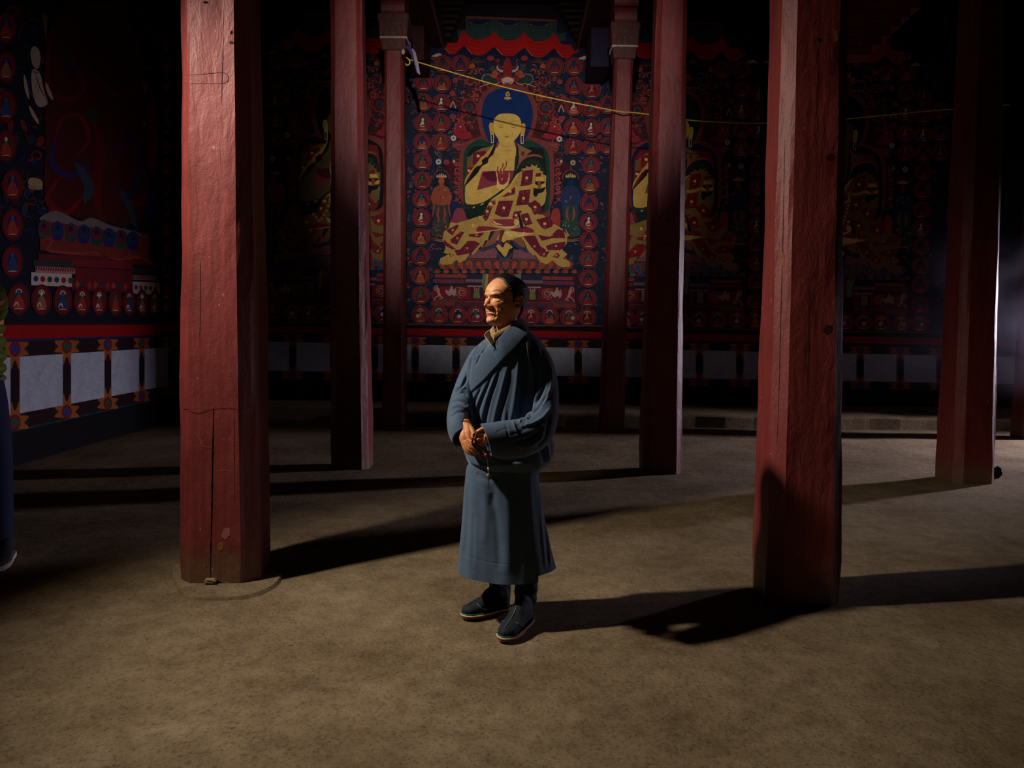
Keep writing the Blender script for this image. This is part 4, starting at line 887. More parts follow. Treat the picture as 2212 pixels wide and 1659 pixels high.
# ------------------------------------------------------------------ painted dado of the back wall
def dado(root_name, fn, nrm, gaps, top, bot, redt, redb, base, label, gw=16, x0=0, x1=0, k=1.0):
    p = Paint(fn, nrm); lvl = 0
    def strip(xa, xb, f0, f1, col, lv):
        n = 12
        for i in range(n):
            a = xa+(xb-xa)*i/n; b = xa+(xb-xa)*(i+1)/n; p.poly([(a, f0(a)), (b, f0(b)), (b, f1(b)), (a, f1(a))], col, lv, 0)
    p.part('painted_band')
    hgt = lambda x: bot(x)-top(x)
    strip(x0, x1, redt, redb, (150, 8, 14), 1)
    strip(x0, x1, redb, lambda x: redb(x)+hgt(x)*.045, (40, 38, 84), 1)
    strip(x0, x1, lambda x: redb(x)+hgt(x)*.045, top, (40, 16, 22), 1)
    strip(x0, x1, top, bot, (40, 16, 22), 1)
    strip(x0, x1, bot, lambda x: bot(x)+hgt(x)*.27, (40, 16, 22), 1)
    strip(x0, x1, lambda x: bot(x)+hgt(x)*.27, lambda x: bot(x)+hgt(x)*.31, (24, 56, 54), 1)
    strip(x0, x1, lambda x: bot(x)+hgt(x)*.31, base, (16, 14, 20), 1)
    OR = (150, 84, 40)
    for i, (ga, gb) in enumerate(gaps):
        gc = (ga+gb)/2; w = gb-ga; h = hgt(gc)
        for s, y in ((-1, top(gc)-h*.14), (1, bot(gc)+h*.14)):
            p.smooth([(gc-w*1.5, y-h*.10), (gc-w*.9, y-h*.12), (gc+w*.9, y-h*.12), (gc+w*1.5, y-h*.10), (gc+w*1.1, y), (gc+w*1.5, y+h*.10), (gc+w*.6, y+h*.12), (gc-w*.6, y+h*.12), (gc-w*1.5, y+h*.10), (gc-w*1.1, y)], OR, 2, 3)
            p.smooth([(gc-w*.5, y-s*h*.08), (gc-w*.42, y-s*h*.36), (gc-w*.12, y-s*h*.22), (gc+w*.12, y-s*h*.22), (gc+w*.42, y-s*h*.36), (gc+w*.5, y-s*h*.08)], OR, 2, 3)
            p.ell(gc, y, w*.62, h*.14, (120, 24, 24), 12, 3)
            c = (30, 56, 140) if (i+(s > 0)) % 2 else (34, 84, 66)
            p.ell(gc, y, w*.42, h*.055, c, 10, 4); p.ell(gc, y, w*.2, h*.10, c, 10, 4)
            for t in (-1.25, 1.25): p.ell(gc+t*w, y, w*.25, h*.03, (30, 40, 30), 8, 3)
        p.poly([(ga+w*.2, top(gc)+h*.22), (gb-w*.2, top(gc)+h*.22), (gb-w*.2, bot(gc)-h*.22), (ga+w*.2, bot(gc)-h*.22)], (30, 12, 20), 3, 0)
    p.part('white_panel#0')
    for i in range(len(gaps)-1):
        p.part('white_panel#%d' % i)
        a = gaps[i][1]; b = gaps[i+1][0]
        p.poly([(a, top(a)), (b, top(b)), (b, bot(b)), (a, bot(a))], (int(168*k), int(172*k), int(186*k)), 5, .04)
    root = empty(root_name, tuple(fn((x0+x1)/2, base((x0+x1)/2)))); tag(root, label, kind='structure')
    p.build(root)
gaps = []
for k in range(-6, 16):
    g = 977+88.2*k-(.09*k*k if k > 0 else 0); gaps.append((g, g+16))
top = lambda x: 725.9+.0205*x
bot = lambda x: 790+.0182*x
def base_b(x): return 868 if x > 850 else 920
dado('trim_2', fnB, (0, -1, 0), gaps, top, bot, lambda x: 693.4+.0182*x, lambda x: 707+.0185*x, lambda x: proj([onY(x, 800, YW)*[1, 1, 0]+[0, 0, .17]])[0][1], 'painted dado of white panels along the back wall', x0=475, x1=2200)
# ------------------------------------------------------------------ left wall: dado and mural
def fnL(x, y): return onX(x, y, XL)
gl = [(-104, -70), (-62+84, 42), (135, 153), (225, 240), (300, 312), (362, 372)]
gl = [(-110, -84), (22, 42), (135, 153), (225, 240), (300, 312), (362, 373)]
dado('trim_3', fnL, (1, 0, 0), gl, lambda x: 773-.0625*x, lambda x: 901-.188*x, lambda x: 702-.002*x, lambda x: 733-.028*x, lambda x: proj([[XL, onX(x, 800, XL)[1], 0.0]])[0][1], 'painted dado of white panels along the left wall', x0=-110, x1=470)
def left_mural():
    rnd = random.Random(77); p = Paint(fnL, (1, 0, 0), 0, 0, (-110, 468, 5, 697)); p.nm = 0
    p.part('painted_ground'); p.poly([(-110, 0), (468, 0), (468, 697), (-110, 690)], (22, 20, 36), 0, 0)
    cols = [(96, 22, 22), (120, 30, 26), (24, 34, 84), (30, 48, 60), (70, 20, 26), (44, 50, 60), (110, 40, 30)]
    for i in range(420):
        x = rnd.uniform(-60, 372); y = rnd.uniform(10, 520); c = rnd.choice(cols)
        if rnd.random() < .6: p.curl(x, y, rnd.uniform(5, 18), rnd.uniform(0, 6.3), rnd.uniform(.4, 1), rnd.uniform(2, 6), c, 1+i % 4)
        else: p.ell(x, y, rnd.uniform(3, 9), rnd.uniform(4, 16), c, 10, 1+i % 4, rnd.uniform(-.5, .5))
    p.part('wrathful_figure')
    # dark red flame-ringed central figure with swirling scarves
    p.smooth([(110, 50), (180, 10), (260, 20), (300, 120), (320, 260), (312, 400), (300, 480), (180, 470), (100, 440), (96, 300), (92, 160)], (74, 14, 18), 5, 5)
    for q, w, c in (([(110, 60), (100, 180), (140, 215), (180, 190), (150, 120)], 12, (104, 18, 18)), ([(150, 60), (140, 150), (178, 130), (185, 60)], 8, (34, 28, 60)), ([(190, 150), (240, 200), (300, 190), (305, 120)], 10, (100, 22, 18)),
                    ([(115, 310), (130, 260), (170, 250), (190, 300), (160, 340)], 10, (110, 20, 22)), ([(120, 300), (110, 350), (150, 380), (196, 350)], 12, (36, 40, 96)), ([(240, 330), (280, 300), (300, 360), (280, 420), (250, 400)], 10, (30, 40, 100)),
                    ([(130, 380), (100, 430), (140, 460), (180, 420)], 14, (110, 18, 22)), ([(250, 420), (300, 440), (320, 400), (300, 350)], 14, (104, 18, 20)), ([(200, 250), (215, 330), (205, 400), (215, 470)], 22, (96, 14, 20)), ([(160, 350), (190, 400), (180, 440)], 22, (48, 62, 74)), ([(256, 410), (280, 450), (290, 490)], 16, (50, 64, 76))):
        p.stroke(q, w, c, 7, True, 5)
    p.ell(200, 248, 14, 16, (48, 56, 52), 14, 9)
    p.smooth([(84, 470), (120, 455), (170, 478), (196, 470), (240, 488), (290, 500), (300, 510), (200, 492), (100, 478)], (120, 104, 104), 8, 3)
    p.part('white_attendant'); WH = (188, 166, 150)
    p.ring(68, 84, 32, 44, 4, (96, 26, 26), 6, 24, 3.14, 6.3)
    p.smooth([(64, 108), (72, 100), (82, 108), (85, 128), (80, 148), (70, 144), (64, 126)], WH, 9, 4)
    p.smooth([(66, 152), (84, 158), (92, 196), (100, 224), (80, 230), (68, 200)], WH, 9, 4)
    for q in ([(50, 162), (54, 190), (60, 214)], [(60, 228), (70, 248), (82, 268)], [(96, 178), (104, 200), (112, 216)]): p.stroke(q, 8, WH, 9, True, 3)
    p.stroke([(74, 160), (84, 190), (94, 210)], 2.5, (110, 36, 34), 10, True, 3); p.stroke([(66, 150), (76, 158), (86, 150)], 3, (120, 90, 50), 10, True, 3)
    p.poly([(88, 28), (100, 34), (97, 86)], (120, 84, 72), 8); p.poly([(306, 178), (316, 182), (310, 206)], (140, 110, 92), 8)
    p.smooth([(62, 384), (86, 388), (88, 404), (60, 400)], (170, 140, 100), 8, 3); p.smooth([(60, 400), (88, 404), (86, 410), (62, 408)], (150, 120, 110), 9, 3)
    p.part('orange_attendant'); p.smooth([(318, 240), (330, 236), (338, 260), (338, 330), (332, 380), (318, 350)], (120, 52, 34), 8, 4); p.ell(310, 268, 4, 7, (140, 100, 50), 10, 9); p.ell(326, 244, 10, 30, (110, 20, 20), 14, 6); p.smooth([(318, 380), (338, 380), (338, 460), (316, 458)], (28, 40, 96), 8, 3)
    # lotus petals, throne bands (perspective along the wall)
    p.part('lotus_base')
    p.poly([(84, 470), (320, 505), (320, 572), (84, 540)], (120, 44, 36), 7, 0)
    for i in range(8):
        x = 92+i*30-i*i*.35; y = 478+i*3.6
        for s, c in ((1, [(30, 66, 62), (36, 34, 96)][i % 2]), (.7, [(110, 30, 50), (34, 56, 84)][i % 2]), (.4, (30, 26, 70))):
            p.smooth([(x-13*s, y+20), (x-11*s, y+4+8*(1-s)), (x, y-4+10*(1-s)), (x+11*s, y+4+8*(1-s)), (x+13*s, y+20), (x+8*s, y+36*s), (x-8*s, y+36*s)], c, 8+(1-s)*3, 3)
    p.stroke([(84, 505), (110, 520), (100, 540), (130, 545), (170, 548), (200, 545), (220, 556)], 6, (150, 56, 50), 9, True, 4); p.stroke([(230, 556), (260, 560), (300, 556), (326, 570)], 6, (150, 56, 50), 9, True, 4)
    p.part('painted_throne')
    for x0, x1, y0, y1, c in ((80, 345, 548, 562, (96, 30, 34)), (70, 155, 562, 574, (42, 52, 48)), (155, 285, 560, 576, (118, 30, 36)), (285, 335, 578, 588, (42, 52, 48)), (74, 160, 575, 588, (170, 120, 116)), (160, 285, 578, 600, (104, 28, 38)), (285, 338, 594, 604, (164, 116, 112)), (65, 153, 588, 616, (190, 172, 156)), (153, 285, 600, 626, (112, 24, 30)), (285, 343, 608, 634, (186, 168, 150))):
        p.rect(x0, y0, x1, y1, c, 7, .045)
    for i in range(6): p.ell(75+i*15, 602+i*.8, 5.4, 6.5, [(34, 60, 120), (140, 30, 34), (36, 76, 60)][i % 3], 12, 8)
    for i in range(5): p.ell(292+i*10.5, 621+i*.6, 3.6, 5, [(34, 60, 120), (140, 30, 34), (36, 76, 60)][i % 3], 12, 8)
    for i in range(16):
        x = 76+i*5.3; p.ell(x, 580+i*.24, 1.7, 4.8, (120, 20, 30), 8, 8, .3)
    for i in range(10): x = 288+i*5; p.ell(x, 599+i*.24, 1.5, 4, (120, 20, 30), 8, 8, .3)
    for i in range(9):
        x = 165+i*13; p.poly([(x-5, 614+i*.6), (x, 605+i*.6), (x+5, 614+i*.6), (x, 623+i*.6)], [(150, 70, 50), (40, 60, 60), (160, 40, 40)][i % 3], 8)
    # medallions: foreshortened ovals
    def om(cx, cy, rx, ry, wht=0):
        p.part('medallion#%d' % p.nm); p.nm += 1
        p.ell(cx, cy, rx+1.5, ry+1.5, (90, 34, 30), 20, 9); p.ell(cx, cy, rx, ry, (24, 22, 40), 20, 9.5); p.ell(cx, cy, rx*.92, ry*.94, (112, 20, 22), 20, 10)
        p.ell(cx, cy, rx*.5, ry*.6, [(26, 36, 80), (34, 56, 50)][rnd.randrange(2)], 14, 11)
        h = [(180, 110, 90), (50, 76, 120), WHITE, (60, 90, 80)][rnd.randrange(4)]
        p.smooth([(cx-rx*.3, cy-2), (cx, cy-ry*.3), (cx+rx*.3, cy-2), (cx+rx*.5, cy+ry*.55), (cx-rx*.5, cy+ry*.55)], [(150, 50, 40), (140, 90, 60), (40, 60, 100)][rnd.randrange(3)], 12, 3)
        p.ell(cx, cy-ry*.42, rx*.16, ry*.15, h, 9, 13)
        if wht: p.ring(cx, cy-ry*.42, rx*.32, ry*.26, 2, WHITE, 13, 14, 3, 6.4); p.stroke([(cx-rx*.5, cy+ry*.5), (cx-rx*.2, cy+ry*.2), (cx, cy+ry*.5)], 3, WHITE, 13, True, 3)
        p.stroke([(cx-rx*.45, cy+ry*.64), (cx, cy+ry*.6), (cx+rx*.45, cy+ry*.64)], 2.6, (196, 160, 120), 13, True, 2)
    for cx, rx in ((-14, 24), (38, 23), (87, 21), (133, 19.5), (175, 17.5), (212, 15), (247, 14), (277, 12.5), (305, 11.5), (333, 11), (357, 10)):
        om(cx, 645+cx*.03, rx, 34-cx*.02, rnd.random() < .7)
    for k, y in enumerate((60, 145, 230, 315, 400, 485, 565)): om(24 if k > 3 else 10, y, 22, 34)
    for k in range(13): om(357, 95+k*44.5, 9.5, 19)
    root = empty('wall_painting', tuple(fnL(180, 690))); tag(root, 'dark wall painting with a white attendant and swirling scarves on the left wall', 'mural')
    p.build(root)
left_mural()
_onY = onY; YO = .10
def onY(px, py, Y): return _onY(px, py, Y+YO)
# ------------------------------------------------------------------ sculpting helpers
def polydist(P, pts):
    """distance of Nx2 points to a polyline and the parameter along it 0..1"""
    pts = np.asarray(pts, float); best = np.full(len(P), 1e9); tt = np.zeros(len(P)); n = len(pts)-1
    for i in range(n):
        a, b = pts[i], pts[i+1]; d = b-a; L = d@d+1e-9
        t = np.clip(((P-a)@d)/L, 0, 1); q = a+t[:, None]*d; r = np.hypot(*(P-q).T)
        m = r < best; best[m] = r[m]; tt[m] = (i+t[m])/n
    return best, tt
def front_mask(V, Nn):
    d = V-_c; d /= np.linalg.norm(d, axis=1)[:, None]
    return np.clip(-(Nn*d).sum(1)*4, 0, 1)
def sculpt(V, Nn, strokes, fm=None, near=None):
    """strokes: (points px, width px, amplitude mm[, sharp]) pressed along the normal where the surface faces us"""
    P = proj(V); fm = front_mask(V, Nn) if fm is None else fm
    D = np.zeros(len(V))
    for s in strokes:
        pts, w, amp = s[:3]; pts = spl(pts, 5) if len(pts) > 2 else pts
        d, t = polydist(P, pts)
        D += amp*.001*np.exp(-(d/w)**2)*np.clip(np.sin(np.pi*np.clip(t, .02, .98))*2.2, 0.25, 1)*fm
    return V+Nn*D[:, None]
def inpoly(P, poly):
    poly = np.asarray(poly, float); x, y = P[:, 0], P[:, 1]; c = np.zeros(len(P), bool); n = len(poly)
    for i in range(n):
        x1, y1 = poly[i]; x2, y2 = poly[(i+1) % n]
        k = ((y1 > y) != (y2 > y)) & (x < (x2-x1)*(y-y1)/(y2-y1+1e-12)+x1); c ^= k
    return c
def raise_poly(V, Nn, poly, amp, soft=1.5, fm=None):
    P = proj(V); fm = front_mask(V, Nn) if fm is None else fm
    d, _ = polydist(P, list(poly)+[poly[0]]); s = np.where(inpoly(P, poly), d, -d)
    return V+Nn*(amp*.001*np.clip(s/soft+.5, 0, 1)*fm)[:, None]
def gnorm(G):
    """normals of a ring grid G[rows, n, 3], rings closed"""
    du = np.roll(G, -1, 1)-np.roll(G, 1, 1); dv = np.gradient(G, axis=0)
    n = np.cross(du, dv); n /= np.linalg.norm(n, axis=2)[:, :, None]+1e-12
    c = G.mean(1, keepdims=True)
    if ((n*(G-c)).sum(2) > 0).mean() < .5: n = -n
    return n
def gfaces(r, n, flip=False):
    f = []
    for i in range(r-1):
        for j in range(n):
            a = i*n+j; b = i*n+(j+1) % n; f.append((a, b, b+n, a+n) if not flip else (a, a+n, b+n, b))
    return f
def ringsurf(rows, nrow, n, Yc, ex=2.2):
    """rows: (py, xl, xr, half depth m[, Yc]) photo silhouettes -> grid of rings"""
    R = np.array([list(r)+[Yc]*(5-len(r)) for r in rows], float); t = np.linspace(0, len(R)-1, nrow)
    C = np.array([spl([R[i, k] for i in range(len(R))], 20) for k in range(5)]).T
    idx = t/(len(R)-1)*(len(C)-1); C = np.stack([np.interp(idx, np.arange(len(C)), C[:, k]) for k in range(5)], 1)
    th = np.linspace(0, 2*np.pi, n, endpoint=False); G = np.zeros((nrow, n, 3))
    for i, (py, xl, xr, hd, yc) in enumerate(C):
        a = onY(xl, py, yc); b = onY(xr, py, yc); cx = (a[0]+b[0])/2; hw = (b[0]-a[0])/2; z = (a[2]+b[2])/2
        cc, ss = np.cos(th), np.sin(th)
        G[i, :, 0] = cx+hw*np.sign(cc)*np.abs(cc)**(2/ex); G[i, :, 1] = yc+YO-hd*np.sign(ss)*np.abs(ss)**(2/ex); G[i, :, 2] = z
    return G, C
def grid_obj(name, G, mat, parent, cap=(False, False), cols=None):
    r, n = G.shape[:2]; f = gfaces(r, n)
    if cap[0]: f.append(tuple(range(n)))
    if cap[1]: f.append(tuple(range((r-1)*n+n-1, (r-1)*n-1, -1)))
    return mk(name, G.reshape(-1, 3), f, mat, parent, True, cols)
def tubesurf(st, nrow, n, tilt=None):
    """st: (px, py, Y, ru px, rv m) stations; ru across the screen direction, rv in depth"""
    S = np.array(st, float); C = np.array([spl([S[i, k] for i in range(len(S))], 20) for k in range(5)]).T
    idx = np.linspace(0, len(C)-1, nrow); C = np.stack([np.interp(idx, np.arange(len(C)), C[:, k]) for k in range(5)], 1)
    P = np.array([onY(a, b, y) for a, b, y, _, _ in C]); T_ = np.gradient(P, axis=0); T_ /= np.linalg.norm(T_, axis=1)[:, None]
    th = np.linspace(0, 2*np.pi, n, endpoint=False); G = np.zeros((nrow, n, 3))
    for i in range(nrow):
        t = T_[i]; v = P[i]-_c; v /= np.linalg.norm(v)
        if tilt is not None:
            k = max(0, (i/(nrow-1)-tilt[0])/(1-tilt[0])); t = t*(1-k)+np.array(tilt[1])*k; t /= np.linalg.norm(t)
        a = np.cross(t, v); a /= np.linalg.norm(a); b = np.cross(t, a)
        ru = C[i, 3]*P[i, 1]/FPX
        G[i] = P[i]+ru*np.cos(th)[:, None]*a+C[i, 4]*np.sin(th)[:, None]*b
    return G
def evalmesh(o):
    dg = bpy.context.evaluated_depsgraph_get(); dg.update()
    return bpy.data.meshes.new_from_object(o.evaluated_get(dg))
def fuse(name, mbs, voxel, smooth, mat, parent=None, post=None):
    """union of closed pieces as one continuous skin"""
    o = mk(name, mbs.v, mbs.f, None); m = o.modifiers.new('r', 'REMESH'); m.mode = 'VOXEL'; m.voxel_size = voxel
    if smooth: s = o.modifiers.new('s', 'SMOOTH'); s.factor = .5; s.iterations = smooth
    me = evalmesh(o); bpy.data.objects.remove(o)
    n = len(me.vertices); V = np.empty(n*3); me.vertices.foreach_get('co', V); V = V.reshape(-1, 3)
    Nn = np.empty(n*3, np.float32); me.vertices.foreach_get('normal', Nn); Nn = Nn.reshape(-1, 3).astype(float)
    cols = None
    if post: V, cols = post(V, Nn)
    me.vertices.foreach_set('co', V.ravel())
    if cols is not None:
        a = me.color_attributes.new('Col', 'FLOAT_COLOR', 'POINT'); c = np.ones((n, 4), np.float32); c[:, :3] = cols; a.data.foreach_set('color', c.ravel())
    me.polygons.foreach_set('use_smooth', [True]*len(me.polygons)); me.update()
    me.name = name; me.materials.append(mat)
    o = bpy.data.objects.new(name, me); COL.objects.link(o)
    if parent: o.parent = parent
    return o, V

# ------------------------------------------------------------------ the standing man: head form
HS = 1.068; PSI = math.radians(47); HAX = onY(1086.8, 703, 3.84)
HPX = 458.0
def hcurve(keys):
    k = np.array(keys, float); return lambda u: np.interp(u, k[:, 0], k[:, 1])
_sm = lambda keys: (lambda pts: hcurve([(p[0], p[1]) for p in pts]))(spl(keys, 6))
Ff = _sm([(0, .046), (.006, .074), (.014, .089), (.026, .0925), (.038, .0865), (.044, .0845), (.053, .0895), (.059, .0878), (.062, .0862), (.067, .0895), (.076, .0875), (.090, .0875), (.108, .0860), (.124, .0840), (.136, .0885), (.150, .0875), (.170, .0800), (.190, .0650), (.208, .044), (.222, .020), (.231, .008), (.233, -.012)])
Fb = _sm([(0, .030), (.006, .0), (.012, -.028), (.02, -.055), (.04, -.078), (.07, -.094), (.10, -.106), (.13, -.114), (.155, -.117), (.18, -.108), (.205, -.082), (.222, -.050), (.231, -.028), (.233, -.016)])
Wd = _sm([(0, .012), (.006, .030), (.014, .040), (.03, .049), (.05, .058), (.075, .066), (.10, .0705), (.125, .073), (.15, .076), (.175, .0755), (.197, .064), (.214, .046), (.226, .026), (.231, .012), (.233, .002)])
def headgrid(nu=150, nt=220, grow=0.0):
    U = np.concatenate([np.linspace(0, .225, nu-20), np.linspace(.2255, .233, 20)]); th = np.linspace(0, 2*np.pi, nt, endpoint=False)
    G = np.zeros((len(U), nt, 3))
    for i, u in enumerate(U):
        f, b, w = Ff(u), Fb(u), Wd(u); c = np.cos(th); s = np.sin(th); fc = b+(f-b)*.47
        ex = np.interp(u, [0, .03, .07, .12, .2, .233], [1.9, 2.0, 2.15, 2.3, 2.1, 2.0])
        cc = np.sign(c)*np.abs(c)**(2/ex); ss = np.sign(s)*np.abs(s)**(2/ex)
        F = np.where(c > 0, fc+(f-fc)*cc, fc+(fc-b)*cc); G[i, :, 0] = F; G[i, :, 1] = w*ss; G[i, :, 2] = u
    return G, U, th
def gs(x, m, s): return np.exp(-((x-m)/s)**2)
def face_relief(G):
    F, L, U = G[..., 0].copy(), G[..., 1], G[..., 2]; aL = np.abs(L); fr = np.clip((F-.02)/.03, 0, 1)
    d = np.zeros_like(F)
    # nose: bridge, tip, wings
    prof = np.interp(U, [.0755, .080, .085, .091, .098, .108, .120, .130], [0, .012, .025, .0295, .0255, .0175, .0085, .001])
    wid = np.interp(U, [.076, .088, .100, .118, .130], [.0125, .0125, .0100, .0078, .0085])
    d += prof*np.exp(-(aL/wid)**2.4)
    d += .0125*gs(aL, .0165, .0062)*gs(U, .0865, .0070)
    # sockets, lids, bags, brow
    d -= .0085*gs(aL, .030, .0135)*gs(U, .1235, .0085)
    d -= .0050*gs(aL, .0155, .0050)*gs(U, .121, .010)
    d += .0058*gs(aL, .0315, .0120)*gs(U, .1215, .0066)
    d += .0020*gs(aL, .031, .012)*gs(U, .1085, .0045)
    d += .0030*gs(aL, .030, .018)*gs(U, .1395, .0050)
    # cheekbones, muzzle, cheeks, chin
    d += .0060*gs(aL, .046, .016)*gs(U, .100, .013)
    d += .0015*gs(aL, .0, .026)*gs(U, .066, .014)
    d -= .0030*gs(aL, .034, .007)*gs(U, .064, .014)
    d += .0030*gs(aL, .044, .010)*gs(U, .056, .016)
    d -= .0022*gs(aL, .0265, .004)*gs(U, .0615, .004)
    d += .0025*gs(aL, .0, .016)*gs(U, .022, .010)
    d -= .0016*gs(aL, .0, .0035)*gs(U, .0735, .0045)
    d -= .0035*gs(aL, .0, .02)*gs(U, .0615, .0016)
    F += d*fr
    H_ = G.copy(); H_[..., 0] = F
    H_[..., 1] += np.sign(L)*(.0035*gs(aL, .07, .02)*gs(U, .098, .012))*fr
    return H_
def head2world(H_):
    F, L, U = H_[..., 0]*HS, H_[..., 1]*HS, H_[..., 2]*HS
    # tip the head a touch back and lean it
    p = math.radians(-2.0); F, U = F*math.cos(p)-(U-.1)*math.sin(p)*-1*0-0*U, U
    x = HAX[0]-math.sin(PSI)*F+math.cos(PSI)*L; y = HAX[1]-math.cos(PSI)*F-math.sin(PSI)*L
    z = HAX[2]-.002+U
    return np.stack([x, y, z], -1)
body = MB()
G, U_, th_ = headgrid(); G = face_relief(G); GW = head2world(G)
n_ = GW.shape[1]; f = gfaces(GW.shape[0], n_); f.append(tuple(range(n_-1, -1, -1))); f.append(tuple(range((GW.shape[0]-1)*n_, GW.shape[0]*n_)))
body.add(GW.reshape(-1, 3), [tuple(reversed(q)) for q in f])
# ears
def ear(sd):
    def E(f, l, u): return tuple(head2world(np.array([[f, sd*l, u]]))[0])
    # helix rim, lobe, inner bowl plate
    rim = spl([(-.012, .074, .104), (-.010, .077, .122), (-.016, .083, .133), (-.030, .086, .134), (-.040, .087, .124), (-.040, .086, .108), (-.033, .083, .094), (-.024, .080, .083), (-.015, .077, .080), (-.010, .074, .086)], 6)
    body.tube([E(*q) for q in rim], [.0048]*len(rim), 8)
    anti = spl([(-.018, .079, .122), (-.029, .082, .120), (-.031, .082, .106), (-.024, .079, .093)], 5); body.tube([E(*q) for q in anti], .0042, 8)
    pl_ = [E(-.012, .074, .108), E(-.02, .077, .122), E(-.030, .079, .124), E(-.034, .079, .106), E(-.026, .077, .090), E(-.016, .074, .087)]
    for q in pl_: body.sphere(q, .0075, 10, 7)
    body.sphere(E(-.022, .076, .106), .010, 12, 8); body.sphere(E(-.018, .079, .083), .0075, 10, 8); body.sphere(E(-.010, .074, .103), .005, 8, 6)
ear(1); ear(-1)
# neck, trunk, limbs (mostly hidden by the robe)
def S3(px, py, Y): return onY(px, py, Y)
body.tube([S3(1091, 668, 3.865), S3(1094, 690, 3.862), S3(1098, 712, 3.865), S3(1102, 735, 3.87), S3(1102, 760, 3.87)], [.056, .055, .056, .062, .085], 28)
body.tube([S3(1102, 742, 3.88), S3(1102, 762, 3.88), S3(1100, 820, 3.88), S3(1096, 900, 3.88), S3(1094, 980, 3.88), S3(1096, 1030, 3.88), S3(1096, 1060, 3.88)], [.075, .115, .125, .12, .12, .125, .09], 28)
def limb(pts, rad): body.tube([S3(*p) for p in pts], rad, 16)
limb([(1085, 1040, 3.90), (1080, 1130, 3.92), (1079, 1230, 3.96), (1080, 1285, 3.99), (1080, 1305, 4.0)], [.085, .075, .045, .035, .03])
limb([(1118, 1040, 3.86), (1128, 1130, 3.84), (1135, 1230, 3.82), (1136, 1300, 3.82), (1134, 1325, 3.82)], [.085, .075, .045, .035, .03])
limb([(1060, 770, 3.90), (1035, 790, 3.90), (1010, 850, 3.84), (1003, 885, 3.76), (1006, 918, 3.645)], [.055, .05, .042, .036, .027])
limb([(1140, 770, 3.84), (1165, 795, 3.82), (1172, 870, 3.78), (1160, 915, 3.72), (1100, 938, 3.60), (1056, 943, 3.55)], [.055, .05, .042, .040, .034, .027])
# his right hand (back of the hand towards us, fingers curling under the beads)
def chain(pts, rad): body.tube([S3(*p) for p in spl(pts, 4)], list(np.interp(np.linspace(0, len(rad)-1, (len(pts)-1)*4+1), range(len(rad)), rad)), 12)
chain([(1006, 916, 3.645), (1005, 930, 3.625), (1004, 945, 3.605), (1007, 958, 3.595)], [.025, .026, .027, .023])
chain([(1009, 920, 3.635), (1012, 936, 3.61), (1013, 950, 3.592)], [.024, .026, .022])
for k in [[(1012, 948, 3.583), (1021, 957, 3.568), (1030, 962, 3.566), (1038, 967, 3.570)], [(1007, 952, 3.578), (1016, 964, 3.563), (1026, 970, 3.562), (1036, 973, 3.566)],
          [(1003, 954, 3.583), (1011, 969, 3.568), (1022, 976, 3.566), (1033, 979, 3.570)], [(999, 953, 3.596), (1005, 970, 3.583), (1015, 979, 3.578), (1026, 984, 3.580)]]:
    chain(k, [.0105, .0092, .0084, .0068])
chain([(1014, 922, 3.62), (1021, 931, 3.600), (1024, 941, 3.585), (1025, 950, 3.578)], [.014, .0115, .0098, .0078])
# his left hand, palm up inside the cuff
chain([(1062, 944, 3.56), (1052, 944, 3.555), (1044, 944, 3.552)], [.024, .028, .026])
for k in [[(1044, 936, 3.545), (1036, 937, 3.540), (1027, 940, 3.545), (1018, 944, 3.555)], [(1043, 943, 3.545), (1034, 948, 3.545), (1027, 954, 3.552), (1022, 960, 3.56)],
          [(1044, 950, 3.55), (1037, 957, 3.55), (1031, 964, 3.556), (1027, 969, 3.565)], [(1046, 955, 3.555), (1041, 964, 3.555), (1037, 971, 3.562), (1034, 976, 3.57)]]:
    chain(k, [.0105, .0092, .0084, .0068])
chain([(1050, 933, 3.55), (1044, 927, 3.545), (1036, 930, 3.540), (1029, 934, 3.538)], [.014, .011, .0098, .0078])

